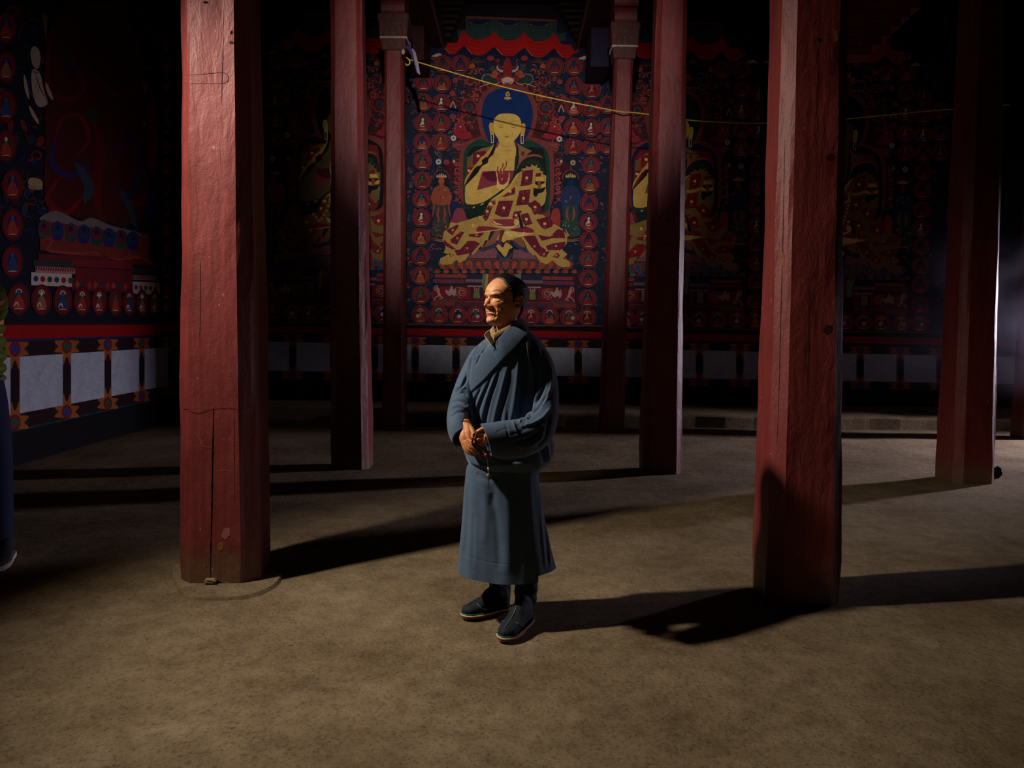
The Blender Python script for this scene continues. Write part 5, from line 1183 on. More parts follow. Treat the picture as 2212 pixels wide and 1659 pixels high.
SKIN = np.array(lin((208, 144, 94))); 
def skinpost(V, Nn):
    fm = front_mask(V, Nn); P = proj(V)
    st = [([(1058, 612), (1066, 611), (1077, 614)], 1.1, -.7), ([(1056, 617), (1066, 616), (1079, 619)], 1.1, -.8), ([(1054, 622), (1064, 621), (1076, 623)], 1.0, -.5),
          ([(1059, 625), (1057, 630)], 1.0, -.7), ([(1064, 659), (1069.5, 668), (1071, 680), (1068, 690)], 1.7, -2.2), ([(1076, 668), (1078.5, 682), (1077, 693)], 1.7, -1.6),
          ([(1073, 664), (1075, 678), (1073, 690)], 2.0, 1.5), ([(1081, 664), (1083, 680), (1080, 692)], 2.4, .9),
          ([(1064, 649), (1070.5, 653.5), (1078, 652), (1084, 648)], 1.2, -1.3), ([(1066, 647), (1071, 650.5), (1079, 648.5)], 1.6, .9), ([(1068, 656), (1076, 656), (1084, 652)], 1.0, -.5),
          ([(1065, 638.5), (1071, 637), (1079, 638), (1085, 642)], 1.0, -1.4), ([(1065, 634), (1074, 632.5), (1083, 636)], 2.2, 1.2),
          ([(1084, 643), (1089, 640)], 1.0, -.8), ([(1084, 645), (1090, 646)], 1.0, -.8), ([(1083, 648), (1089, 651)], 1.0, -.7),
          ([(1049, 638.5), (1053, 638)], 1.0, -1.0), ([(1049, 677.2), (1056, 678.5), (1064, 680)], .9, -1.3), ([(1051, 682), (1058, 683.2), (1063, 682)], 1.6, 1.3), ([(1050, 674.5), (1056, 675), (1063, 677)], 1.5, .9),
          ([(1052, 688), (1060, 689), (1066, 687)], 1.8, -1.6), ([(1065, 683), (1067.5, 690), (1064, 694)], 1.2, -.9), ([(1050.5, 667), (1054.5, 668.3), (1058, 667.3)], 1.2, -2.2),
          ([(1058, 660.5), (1063, 657.5), (1065, 662), (1063, 667)], 1.1, -1.6), ([(1060.5, 662.5), (1061.5, 665)], 1.7, 1.3),
          ([(1060, 640), (1059, 650), (1057.5, 657)], 1.8, -1.2), ([(1095, 668), (1093, 684), (1088, 694)], 3, -1.2), ([(1108, 700), (1104, 712)], 2, -1.2),
          # hand creases and gaps between fingers
          ([(1011, 953), (1018, 961), (1027, 966.5), (1037, 970)], .8, -1.9), ([(1006, 958), (1013, 967), (1023, 973), (1035, 976.3)], .8, -1.9), ([(1002, 960), (1008, 971), (1018, 978), (1030, 982)], .8, -1.9),
          ([(1003, 930), (1004, 944), (1006, 955)], 1.6, .9), ([(1008, 930), (1010, 943), (1013, 951)], 1.4, .8), ([(998, 934), (999, 948), (1002, 957)], 1.6, .7),
          ([(1015, 962), (1018, 960)], 1, .8), ([(1012, 970), (1015, 967)], 1, .8), ([(1021, 957), (1024, 960)], .8, -.6)]
    V2 = sculpt(V, Nn, st, fm)
    c = np.tile(SKIN, (len(V), 1)); rng = np.random.RandomState(1)
    def tint(pts, w, rgb, a):
        d, _ = polydist(P, spl(pts, 4) if len(pts) > 2 else (pts if len(pts) > 1 else [pts[0], (pts[0][0]+.01, pts[0][1])])); k = (a*np.exp(-(d/w)**2)*fm)[:, None]; c[:] = c*(1-k)+np.array(lin(rgb))*k
    tint([(1052, 660)], 7, (208, 112, 74), .5); tint([(1074, 660), (1080, 668)], 7, (206, 112, 72), .45); tint([(1062, 604), (1090, 608)], 9, (190, 118, 76), .4)
    tint([(1051, 681), (1057, 682.5), (1063, 681)], 2.0, (176, 92, 78), .9); tint([(1051, 675.3), (1057, 676), (1063, 678)], 1.1, (168, 88, 72), .8)
    tint([(1049.5, 677.3), (1056, 678.7), (1064.5, 680)], .75, (70, 26, 20), .95)
    tint([(1051, 667.5), (1055, 668.5), (1058, 667.8)], 1.0, (60, 24, 16), .9)
    tint([(1065, 629.5), (1071, 627), (1079, 628), (1085, 633), (1089, 639)], 1.5, (46, 28, 22), .85); tint([(1049.5, 630), (1054, 628.5), (1058, 630)], 1.2, (60, 38, 30), .6)
    tint([(1053, 672), (1062, 673)], 2.4, (160, 100, 74), .35); tint([(1056, 694), (1066, 696)], 4, (164, 104, 76), .3); tint([(1084, 660), (1088, 672)], 1, (90, 50, 36), .3)
    for q in ((1076, 653, 1.0), (1085, 651, .8), (1090, 664, .7)): tint([q[:2]], q[2], (96, 50, 34), .7)
    hm = (P[:, 1] > 900) & (P[:, 1] < 1000); c[hm] *= np.array([.93, .84, .80])
    tint([(1037, 969), (1040, 968.5)], 1.2, (210, 160, 130), .5)
    return V2, c
MT['skin'] = mat_vcol('skin', .52, .38, 300, .4, .0014, .08, .6)
man, MV = fuse('person', body, .0018, 3, MT['skin'], None, skinpost)
tag(man, 'older man in a long blue grey wrapped robe, looking left and holding prayer beads', 'person')
MP = proj(MV)
def surfpt(px, py, off=0.0, r=1.6):
    d = np.hypot(MP[:, 0]-px, MP[:, 1]-py); k = np.where(d < r)[0]
    if len(k) == 0: k = np.array([np.argmin(d)])
    i = k[np.argmin(MV[k, 1])]; q = _onY(px, py, MV[i, 1]); v = q-_c; v /= np.linalg.norm(v)
    return q-v*off
# eyes
MT['eye_w'] = plain('eye_white', (196, 176, 160), .25, .6); MT['eye_d'] = plain('eye_dark', (22, 12, 9), .12, .8); MT['lash'] = plain('lid_line', (40, 20, 14), .6, .2)
for pts, ir in (([(1064.6, 643.0), (1069, 640.6), (1075, 640.8), (1081, 643.8)], (1069.6, 642.8)), ([(1047.8, 642.2), (1050, 640.8), (1053.2, 642.0)], (1049.7, 642.3))):
    ey = MB(); q = spl(pts, 6); v = []
    for i, p_ in enumerate(q):
        t = i/(len(q)-1); h = 2.6*math.sin(math.pi*min(.99, max(.01, t)))**.7
        for k in range(5): v.append(tuple(surfpt(p_[0], p_[1]+h*k/4, .0010)))
    ey.add(v, [(i*5+k, i*5+k+1, i*5+k+6, i*5+k+5) for i in range(len(q)-1) for k in range(4)])
    e = ey.build('eye', MT['eye_w'], man, True)
    c0 = surfpt(*ir, .0009); MB().sphere(c0, .0052 if ir[0] > 1060 else .0042, 16, 10, (1, .35, .62 if ir[0] > 1060 else .7)).build('iris', MT['eye_d'], e, True)
    MB().tube([surfpt(a, b, .0016) for a, b in q], list(np.interp(np.linspace(0, 1, len(q)), [0, .3, .8, 1], [.0008, .0015, .0016, .0007])), 6).build('eyelid', MT['lash'], e, True)
# hair
def hair():
    G, U, th = headgrid(220, 420); F, L, Uu = G[..., 0], G[..., 1], G[..., 2]
    edge = np.interp(Uu, [.02, .055, .075, .09, .105, .125, .145, .160, .175, .190, .205, .233], [-.040, -.046, -.050, -.036, .012, .014, .018, .032, .040, .046, .044, .044])
    wob = .0006*np.sin(Uu*900)+.0004*np.sin(Uu*1500+1)
    m = (edge-F)/.016+wob/.016
    m = np.minimum(m, (Uu-.022)/.012)
    # clear the ear
    ed = np.sqrt(((F+.024)/.020)**2+((Uu-.107)/.031)**2); m = np.minimum(m, np.where(np.abs(L) > .055, (ed-1)*2.2, 9))
    k = np.clip(m, 0, 1); k = k*k*(3-2*k)
    N_ = gnorm(G); s = np.arctan2(L, Uu-.09+F*.35)
    st = .0005*np.sin(s*70+9*F*20+2*np.sin(F*60))+.00035*np.sin(s*130+F*90)
    thick = np.interp(Uu, [.04, .10, .16, .21, .233], [.006, .010, .010, .006, .003])
    G2 = G+N_*((-.004+k*(thick+.004)+st*k))[..., None]
    W = head2world(G2); keep = m > -.25
    r, n = G.shape[:2]; fc = []
    for i in range(r-1):
        for j in range(n):
            j2 = (j+1) % n
            if keep[i, j] and keep[i, j2] and keep[i+1, j] and keep[i+1, j2]: fc.append((i*n+j, i*n+j2, (i+1)*n+j2, (i+1)*n+j))
    fc.append(tuple((r-1)*n+j for j in range(n)))
    used = sorted({a for q in fc for a in q}); mp = {a: i for i, a in enumerate(used)}; V = W.reshape(-1, 3)[used]
    m_, nt, b = nodes('black_hair'); b.inputs['Base Color'].default_value = (*lin((17, 14, 15)), 1); b.inputs['Roughness'].default_value = .5; b.inputs['Specular IOR Level'].default_value = .22
    bump(nt, b, noise(nt, objco(nt, (1, 1, 1)), 600, 2, .6), .3, .001)
    mk('hair', V, [tuple(mp[a] for a in q) for q in fc], m_, man, True)
hair()

# ------------------------------------------------------------------ robe
MT['wool'] = mat_wool('blue_grey_wool', (68, 86, 107)); MT['wool_d'] = mat_wool('dark_robe_collar', (50, 64, 80), .8, .3)
YC = 3.865
TR = [(704, 1068, 1134, .085), (718, 1052, 1150, .10), (730, 1040, 1163, .118), (742, 1030, 1173, .130), (755, 1022, 1181, .138), (770, 1015, 1187, .145), (800, 1008, 1191, .150), (850, 1003, 1190, .155), (900, 1001, 1189, .160), (935, 1000, 1192, .170), (960, 1000, 1197, .182), (980, 1004, 1196, .184), (995, 1010, 1189, .176), (1006, 1018, 1178, .160), (1010, 1026, 1170, .145)]
GT, CT = ringsurf(TR, 330, 560, YC)
FACE = np.array([-math.sin(PSI), -math.cos(PSI)])
def scoop(G):
    c = G.mean(1, keepdims=True); d = (G-c)[..., :2]; d = d/(np.linalg.norm(d, axis=2)[..., None]+1e-9); w = np.clip((d@FACE), 0, 1)**1.5
    k = np.clip(1-np.arange(len(G))/95.0, 0, 1)[:, None]
    G = G.copy(); G[..., 2] -= w*k*.085
    return G
def tsurf(px, py):
    i = np.interp(py, CT[:, 0], np.arange(len(CT))); r = [np.interp(i, np.arange(len(CT)), CT[:, k]) for k in range(1, 5)]
    dx = abs((px-(r[0]+r[1])/2)/((r[1]-r[0])/2)); dx = min(dx, .999)
    return r[3]-r[2]*(1-dx**2.2)**(1/2.2)
GT = scoop(GT); NT = gnorm(GT)
folds = [  # (points, width px, amp mm): ridges > 0, valleys < 0; radiating from under the right arm and the sash
    ([(1128, 740), (1134, 790), (1126, 860), (1112, 930), (1106, 975)], 5, -15), ([(1117, 748), (1118, 800), (1110, 870), (1098, 940), (1094, 985)], 5.5, 8),
    ([(1104, 790), (1092, 850), (1078, 900), (1068, 960)], 4, -10), ([(1096, 790), (1082, 845), (1068, 900), (1060, 955)], 4.5, 6),
    ([(1080, 800), (1062, 850), (1050, 900), (1045, 950)], 3.5, -9), ([(1072, 806), (1054, 852), (1040, 900), (1034, 945)], 4.2, 5),
    ([(1062, 815), (1042, 860), (1028, 905), (1022, 950)], 3.2, -8), ([(1052, 826), (1034, 866), (1022, 906), (1014, 946)], 3.8, 5),
    ([(1040, 836), (1022, 875), (1012, 915)], 3, -7), ([(1026, 850), (1012, 885), (1007, 920)], 3, 4),
    ([(1136, 728), (1140, 770), (1150, 820), (1146, 880)], 4, 10), ([(1148, 740), (1152, 790), (1160, 850), (1158, 890)], 4, -12),
    ([(1160, 745), (1170, 790), (1178, 850)], 4, 6), ([(1085, 870), (1078, 920), (1080, 975)], 3, -6), ([(1092, 885), (1088, 935), (1087, 985)], 3.4, 5),
    ([(1120, 880), (1114, 930), (1114, 985)], 3.5, 6), ([(1108, 900), (1101, 945), (1102, 990)], 3, -7), ([(1050, 915), (1040, 955), (1042, 990)], 3.5, -5),
    # left chest pleats
    ([(1052, 745), (1040, 765), (1030, 790)], 2.0, -6), ([(1046, 738), (1034, 756), (1024, 780)], 2.0, 4), ([(1040, 740), (1028, 760), (1018, 790), (1014, 830)], 2.4, -6), ([(1032, 745), (1020, 768), (1013, 800)], 2.4, 4),
    # folds of the pouch above the sash
    ([(1005, 985), (1030, 1002), (1060, 1006), (1100, 1004), (1150, 1000)], 4, 6), ([(1000, 960), (1020, 985), (1045, 1000)], 4, -6), ([(1060, 985), (1090, 996), (1130, 990)], 4, -7),
    ([(1165, 950), (1172, 975), (1178, 1000)], 2.8, -9), ([(1176, 945), (1184, 975), (1186, 998)], 2.6, 6), ([(1157, 965), (1163, 985), (1168, 1004)], 2.6, 6), ([(1186, 940), (1192, 965), (1192, 990)], 2.2, -6),
    ([(1192, 800), (1194, 870), (1190, 940)], 3, -5)]
V = sculpt(GT.reshape(-1, 3), NT.reshape(-1, 3), folds)
V = raise_poly(V, NT.reshape(-1, 3), [(1137, 724), (1110, 753), (1080, 784), (1045, 823), (1020, 846), (1003, 866), (990, 860), (990, 780), (1043, 764), (1063, 748), (1077, 731), (1100, 705), (1140, 700)], 7, 1.6)
GT = V.reshape(GT.shape)
grid_obj('robe', GT, MT['wool'], man, (False, True))
# skirt of the robe
SR = [(1000, 1014, 1172, .145), (1008, 1010, 1168, .148), (1030, 1007, 1163, .150), (1060, 1004, 1166, .155), (1110, 1001, 1173, .165), (1160, 997, 1182, .175), (1200, 993, 1190, .185), (1232, 990, 1197, .192)]
GS, CS = ringsurf(SR, 260, 560, YC+.005)
th = np.linspace(0, 2*np.pi, 560, endpoint=False); kk = (np.linspace(0, 1, 260)**3)[:, None]
GS[..., 2] += kk*(.030*np.cos(th)-.010)[None, :]*0+kk*(np.where(np.cos(th) > .62, .022, -.008)+.022*np.clip(-np.cos(th), 0, 1)**2)[None, :]
NS = gnorm(GS)
GS += NS*(np.linspace(0, 1, 260)[:, None, None]**1.3*(.006*np.sin(th*5+1)+.003*np.sin(th*9+.4)+.0015*np.sin(th*17))[None, :, None])
sk = [([(1040, 1030), (1050, 1090), (1046, 1180)], 9, 4), ([(1062, 1060), (1074, 1130), (1080, 1240)], 8, -6), ([(1092, 1040), (1098, 1120), (1096, 1250)], 10, 5), ([(1124, 1020), (1124, 1100), (1122, 1250)], 9, -3), ([(1142, 1020), (1146, 1110), (1156, 1245)], 6, 3),
      ([(1010, 1040), (1012, 1130), (1004, 1210)], 6, -4), ([(1025, 1100), (1022, 1230)], 5, -4), ([(1030, 1020), (1056, 1036), (1080, 1022)], 6, -5), ([(1058, 1030), (1068, 1060), (1058, 1100)], 6, -1.8),
      ([(1170, 1060), (1178, 1140), (1186, 1230)], 2.5, -5), ([(1164, 1040), (1170, 1140), (1178, 1235)], 2.5, 4), ([(1180, 1120), (1190, 1225)], 2.2, 4)]
V = sculpt(GS.reshape(-1, 3), NS.reshape(-1, 3), sk)
V = raise_poly(V, NS.reshape(-1, 3), [(980, 1005), (1152, 1005), (1158, 1080), (1162, 1150), (1167, 1250), (1168, 1290), (980, 1290)], 8, 1.8)
# stitched hem line
V = sculpt(V, NS.reshape(-1, 3), [([(1000, 1196), (1030, 1208), (1060, 1215), (1095, 1219), (1130, 1219)], .9, -1.6)])
GS = V.reshape(GS.shape); grid_obj('robe_skirt', GS, MT['wool'], man, (True, False))
inn = GS.copy(); c = inn.mean(1, keepdims=True); inn = c+(inn-c)*np.array([.965, .955, 1.0]); inn[-1] = GS[-1]
grid_obj('robe_lining', inn[-120:], MT['wool_d'], man)
# sash hidden under the pouch
# sleeves
def sleeve(st, tilt, fold, nrow=200, n=300, inner=.86, il=30):
    G = tubesurf(st, nrow, n, tilt); Nn = gnorm(G); V = sculpt(G.reshape(-1, 3), Nn.reshape(-1, 3), fold); G = V.reshape(G.shape)
    c = G.mean(1, keepdims=True); I = (c+(G-c)*inner)[-il:][::-1]; I = np.concatenate([G[-1:]*.5+I[:1]*.5, I])
    return grid_obj('sleeve', np.concatenate([G, I]), MT['wool'], man, (True, True)), G
LS = [(1138, 752, 3.84, 20, .06), (1158, 775, 3.835, 30, .075), (1172, 815, 3.82, 31, .078), (1176, 860, 3.79, 31, .078), (1172, 900, 3.74, 34, .080), (1156, 932, 3.68, 39, .082), (1125, 946, 3.62, 42, .080), (1092, 950, 3.575, 42, .076), (1066, 951, 3.545, 39, .070), (1050, 950, 3.53, 37, .066)]
lf = [([(1158, 770), (1152, 800), (1148, 840), (1146, 880), (1142, 905)], 3.2, -12), ([(1168, 770), (1163, 810), (1160, 850), (1150, 890)], 3.5, 8), ([(1178, 780), (1178, 820), (1170, 850), (1150, 880)], 3.2, -10), ([(1190, 790), (1190, 830), (1180, 860), (1160, 885)], 3.6, 7),
      ([(1185, 850), (1165, 880), (1150, 893), (1138, 905)], 2.8, -9), ([(1190, 880), (1172, 902), (1150, 915), (1128, 920)], 4, 7), ([(1150, 893), (1140, 900), (1134, 912), (1132, 925)], 3.0, -3.2), ([(1140, 893), (1128, 902), (1120, 915)], 2.6, 6),
      ([(1119, 905), (1122, 920), (1132, 925), (1145, 915)], 3.2, -3), ([(1108, 905), (1112, 925), (1120, 936)], 2.6, 5), ([(1092, 912), (1096, 930), (1100, 950), (1106, 975)], 2.2, -2.2), ([(1100, 940), (1130, 930), (1150, 920)], 3.6, -2),
      ([(1120, 965), (1150, 960), (1180, 940)], 5, 6), ([(1110, 955), (1140, 948), (1168, 930)], 4, -7), ([(1072, 935), (1085, 928), (1098, 926)], 2.4, -1.2), ([(1040, 958), (1065, 954), (1095, 946)], 1.0, -2.2), ([(1186, 900), (1180, 940), (1160, 965)], 4, -8)]
sl, GL = sleeve(LS, (.62, (-.93, -.20, -.28)), lf)
RS = [(1058, 748, 3.90, 16, .05), (1040, 768, 3.895, 23, .062), (1025, 795, 3.88, 24, .066), (1011, 830, 3.85, 26, .070), (1000, 868, 3.80, 28, .074), (994, 900, 3.74, 29, .074), (994, 925, 3.68, 28, .070), (1000, 944, 3.645, 26, .064)]
rf = [([(1012, 800), (1004, 825), (990, 842)], 3, -8), ([(1004, 812), (996, 832), (986, 842)], 2.5, 5), ([(980, 842), (992, 850), (1002, 848), (1010, 856)], 2.4, -7), ([(982, 835), (994, 842), (1006, 836)], 2.2, 5), ([(972, 872), (985, 866), (1002, 868), (1012, 878)], 3, -7), ([(974, 882), (990, 876), (1008, 884)], 3, 6),
      ([(970, 905), (985, 892), (1000, 890), (1014, 898)], 2.8, -6), ([(1015, 885), (1008, 900), (1000, 915)], 2.2, -5), ([(976, 915), (984, 940), (990, 960)], 3, 3)]
sr, GR = sleeve(RS, (.60, (.55, -.62, -.56)), rf)
# turned-back cuff ends and inner dark sleeves
MT['dark_cloth'] = plain('dark_inner_sleeve', (28, 18, 20), .9, .1)
def tubeobj(name, st, mat, n=40, nrow=24, parent=None):
    G = tubesurf(st, nrow, n); return grid_obj(name, G, mat, parent or man, (True, True))
tubeobj('inner_sleeve', [(1004, 893, 3.72, 13, .030), (1005, 905, 3.685, 14, .032), (1006, 918, 3.655, 13.5, .032)], MT['dark_cloth'])
tubeobj('inner_sleeve', [(1085, 944, 3.585, 20, .040), (1068, 944, 3.565, 17, .035), (1060, 944, 3.558, 15, .032)], MT['dark_cloth'])
# lapel: broad overlapped collar
def ribbon(name, up, lo, mat, n=60, m=10, bulge=.004, thick=.004, parent=None):
    A = spl(up, 12); B = spl(lo, 12); A = [A[int(i*(len(A)-1)/n)] for i in range(n+1)]; B = [B[int(i*(len(B)-1)/n)] for i in range(n+1)]
    v = []; f = []
    for sgn in (0, 1):
        for a, b in zip(A, B):
            for k in range(m+1):
                t = k/m; q = a*(1-t)+b*t; p = onY(q[0], q[1], q[2]-bulge*math.sin(math.pi*t)+sgn*thick); v.append(p)
    w = m+1; N0 = (n+1)*w
    for i in range(n):
        for k in range(m):
            a = i*w+k; f.append((a, a+1, a+w+1, a+w)); f.append((N0+a, N0+a+w, N0+a+w+1, N0+a+1))
        f.append((i*w, i*w+w, N0+i*w+w, N0+i*w)); f.append((i*w+m, N0+i*w+m, N0+i*w+w+m, i*w+w+m))
    for k in range(m): f.append((k, N0+k, N0+k+1, k+1)); a = n*w+k; f.append((a, a+1, N0+a+1, N0+a))
    return mk(name, v, f, mat, parent or man, True)
def ts(px, py, o): return (px, py, tsurf(px, py)-o)
up = [(1132, 690, 3.93), (1122, 688, 3.87), (1110, 697, 3.80), (1103, 703, 3.772), (1092, 714, 3.742), (1077, 731, 3.722), ts(1063, 747, .013), ts(1050, 759, -.004)]
lo = [(1142, 706, 3.92), (1141, 712, 3.85), (1138, 722, 3.775), (1130, 732, 3.742), ts(1112, 752, .018), ts(1095, 768, .016), ts(1080, 783, .008), ts(1062, 803, -.006)]
ribbon('lapel', up, lo, MT['wool'], 70, 14, .006)
# shirt: two beige collar points and the dark placket with pale piping
MT['beige'] = plain('beige_shirt_cloth', (168, 134, 86), .85, .2, bs=500); MT['blackcloth'] = plain('dark_brown_vest_cloth', (40, 26, 24), .85, .2); MT['piping'] = plain('pale_gold_piping', (200, 170, 110), .6, .3)
ribbon('shirt_collar', [(1112, 697, 3.80), (1103, 702, 3.775), (1088, 709, 3.757), (1072, 717, 3.738), (1066, 723, 3.728)], [(1112, 706, 3.80), (1096, 716, 3.76), (1084, 726, 3.74), (1075, 734, 3.728), (1068, 740, 3.722)], MT['beige'], 30, 6, .003, .003)
ribbon('shirt_collar', [(1066, 703, 3.775), (1062, 708, 3.765), (1057, 714, 3.757)], [(1071, 722, 3.745), (1068, 731, 3.733), (1067, 740, 3.727)], MT['beige'], 20, 6, .002, .003)
ribbon('vest_edge', [(1057, 712, 3.765), (1056, 716, 3.755), (1062, 728, 3.737), (1067.5, 739, 3.724)], [(1049, 720, 3.765), (1047.5, 726, 3.757), (1054, 735, 3.735), (1063, 748, 3.718)], MT['blackcloth'], 20, 6, .002, .003)
MB().tube([onY(*q) for q in spl([(1057, 713, 3.757), (1049, 720, 3.757), (1047.5, 726, 3.75), (1054, 735, 3.728), (1063, 748, 3.711)], 6)], .0016, 6).build('piping', MT['piping'], man, True)
MB().tube([onY(*q) for q in spl([(1103, 702, 3.770), (1088, 709, 3.750), (1072, 717, 3.732), (1066, 723, 3.722), (1067, 732, 3.718), (1068, 740, 3.715)], 6)], .0012, 6).build('piping', MT['piping'], man, True)
ribbon('shirt_front', [(1066, 715, 3.775), (1072, 722, 3.76), (1085, 728, 3.755)], [(1060, 752, 3.738), (1066, 757, 3.735), (1080, 757, 3.735)], MT['blackcloth'], 20, 6, .002, .003)
MB().tube([onY(1062, 743, 3.716), onY(1056, 748, 3.718), onY(1054, 746, 3.722)], .0016, 6).build('button_loop', MT['piping'], man, True)
# orange tip tucked in the sash
MB().tube([onY(1066, 1011, 3.70), onY(1064, 1018, 3.695)], [.003, .0015], 6).build('sash_tip', plain('orange_cloth', (214, 130, 60), .7, .2), man, True)

# ------------------------------------------------------------------ boots
MT['boot'] = mat_wool('black_blue_felt', (18, 26, 34), .75, .12); MT['seam'] = plain('grey_seam_leather', (86, 80, 92), .5, .4); MT['welt'] = plain('cream_welt', (188, 164, 124), .8, .2); MT['teal'] = plain('teal_edging', (30, 104, 96), .6, .3); MT['sole'] = plain('brown_leather_sole', (110, 56, 30), .7, .2)
def boot(toe, heel, shaft, label):
    T_ = onZ(*toe); H_ = onZ(*heel); d = T_-H_; Ln = np.linalg.norm(d); d /= Ln; s_ = np.array([-d[1], d[0], 0])
    mbt = MB(); m = 26; n = 28; rows = []
    ss = np.linspace(0, 1, m)
    w = np.interp(ss, [0, .08, .25, .45, .7, .88, .97, 1], [.018, .034, .040, .042, .050, .043, .024, .006]); h = np.interp(ss, [0, .06, .25, .42, .6, .8, .94, 1], [.07, .12, .14, .120, .078, .058, .046, .03])
    for i, s in enumerate(ss):
        p = H_+d*Ln*s; ring = []
        for k in range(n):
            a = 2*math.pi*k/n; cc, sn = math.cos(a), math.sin(a); z = .016+h[i]*(.5+.5*sn) if sn > 0 else .016+h[i]*(.5+.5*sn)
            x = w[i]*(abs(cc)**.8)*(1 if cc > 0 else -1)*(1-.25*max(0, sn)**2)
            ring.append(p+s_*x+np.array([0, 0, z]))
        rows.append(ring)
    v = [q for r in rows for q in r]; f = gfaces(m, n); f.append(tuple(range(n-1, -1, -1))); f.append(tuple(range((m-1)*n, m*n))); mbt.add(v, [tuple(reversed(q)) for q in f])
    mbt.tube([S3(*q[:3]) for q in shaft], [q[3] for q in shaft], 24)
    def post(V, Nn):
        z = V[:, 2]; k = np.exp(-((z-.15)/.05)**2); D = .0025*np.sin(z*110+V[:, 0]*40+V[:, 1]*25)*k
        return V+Nn*D[:, None], None
    b_, _ = fuse('boot', mbt, .0035, 4, MT['boot'], man, post); b_['label'] = label
    # sole outline
    out = []; 
    for i in range(0, m): out.append(H_+d*Ln*ss[i]+s_*(w[i]+.004))
    for i in range(m-1, -1, -1): out.append(H_+d*Ln*ss[i]-s_*(w[i]+.004))
    so = MB(); n2 = len(out); v = [(p[0], p[1], .003) for p in out]+[(p[0], p[1], .014) for p in out]
    so.add(v, [tuple(range(n2-1, -1, -1)), tuple(range(n2, 2*n2))]+[(i, (i+1) % n2, n2+(i+1) % n2, n2+i) for i in range(n2)]); so.build('sole', MT['sole'], b_)
    lp = lambda z, o: [H_+d*Ln*ss[i]+s_*(w[i]+o)+np.array([0, 0, z]) for i in range(m)]+[H_+d*Ln*ss[i]-s_*(w[i]+o)+np.array([0, 0, z]) for i in range(m-1, -1, -1)]
    l = lp(.018, .004); MB().tube(l+[l[0]], .0045, 6).build('welt', MT['welt'], b_, True)
    l = lp(.026, .002)[int(m*.62):int(m*1.38)]; MB().tube(l, .0028, 6).build('edging', MT['teal'], b_, True)
    # raised seams over the instep and around the vamp
    top = [H_+d*Ln*s+np.array([0, 0, .016+np.interp(s, ss, h)*1.0+.0020]) for s in np.linspace(.50, .93, 14)]; MB().tube(top, .0032, 6).build('seam', MT['seam'], b_, True)
    for sg in (-1, 1):
        q = []
        for s in np.linspace(.74, .10, 18):
            z = np.interp(s, [.1, .3, .55, .68, .74], [.060, .046, .040, .052, .074]); hh = np.interp(s, ss, h); sn = 2*(z-.016)/hh-1; sn = max(-1, min(1, sn)); cc = math.sqrt(max(0, 1-sn*sn))
            q.append(H_+d*Ln*s+s_*sg*(np.interp(s, ss, w)*cc**.8*(1-.25*max(0, sn)**2)+.0025)+np.array([0, 0, z]))
        MB().tube(q, .0022, 6).build('seam', MT['seam'], b_, True)
boot((998, 1336), (1098, 1318), [(1079, 1205, 3.97, .060), (1079, 1240, 3.98, .059), (1080, 1270, 3.99, .056), (1080, 1292, 4.0, .054), (1081, 1308, 4.0, .048)], 'boot turned to the left')
boot((1086, 1388), (1142, 1342), [(1137, 1210, 3.83, .061), (1137, 1250, 3.83, .060), (1136, 1290, 3.82, .055), (1134, 1318, 3.82, .053), (1132, 1334, 3.81, .048)], 'boot pointing toward the viewer')

# ------------------------------------------------------------------ prayer beads
pb = empty('prayer_beads', tuple(onY(1030, 950, 3.52))); tag(pb, 'string of dark brown prayer beads with a tassel in the hands of the robed man', 'prayer beads')
o0 = np.array(pb.location)
MT['bead'] = plain('dark_polished_seed', (84, 36, 26), .2, .6); MT['redbead'] = plain('red_coral', (220, 30, 22), .25, .6); MT['cord'] = plain('dark_red_cord', (110, 40, 44), .8, .2); MT['silver'] = plain('silver', (200, 200, 205), .3, .6, .9)
strands = [([(1029, 934, 3.518), (1024, 938, 3.520), (1021, 946, 3.525), (1020, 955, 3.530), (1023, 963, 3.540), (1029, 969, 3.546), (1036, 973, 3.548), (1041, 976, 3.545)], 13),
           ([(1031, 935, 3.516), (1028, 942, 3.516), (1027, 950, 3.522), (1029, 958, 3.528), (1034, 964, 3.532), (1040, 968, 3.530), (1045, 974, 3.526), (1048, 981, 3.52)], 13),
           ([(1027, 957, 3.528), (1027, 964, 3.54), (1031, 972, 3.548), (1037, 979, 3.552), (1044, 983, 3.54)], 8)]
first = None; rb = 0
for pts, n in strands:
    q = spl(pts, 12); cd = MB().tube([onY(*p)-o0 for p in q], .0012, 5).build('cord', MT['cord'], pb, True)
    for i in range(n):
        p = onY(*q[int(i*(len(q)-1)/(n-1))])-o0
        if first is None: first = MB().sphere((0, 0, 0), .0062, 14, 9).build('bead', MT['bead'], pb, True); o = first
        else: o = first.copy(); COL.objects.link(o); o.parent = pb
        o.location = p
for p in ((1021, 946.5, 3.517), (1049.5, 983, 3.512)):
    o = MB().sphere((0, 0, 0), .0068, 14, 9).build('marker_bead', MT['redbead'], pb, True); o.location = onY(*p)-o0
MB().tube([onY(*p)-o0 for p in spl([(1050, 985, 3.51), (1053.5, 995, 3.505), (1054.5, 1011, 3.50)], 5)], .0016, 6).build('cord', MT['cord'], pb, True)
MB().tube([onY(*p)-o0 for p in spl([(1033, 969, 3.535), (1036, 983, 3.535), (1038, 995, 3.54)], 5)], .0016, 6).build('cord', MT['cord'], pb, True)
MB().tube([onY(1054.5, 1010, 3.50)-o0, onY(1055, 1025, 3.50)-o0], .0022, 8).build('counter_rod', MT['silver'], pb, True)
c = MB()
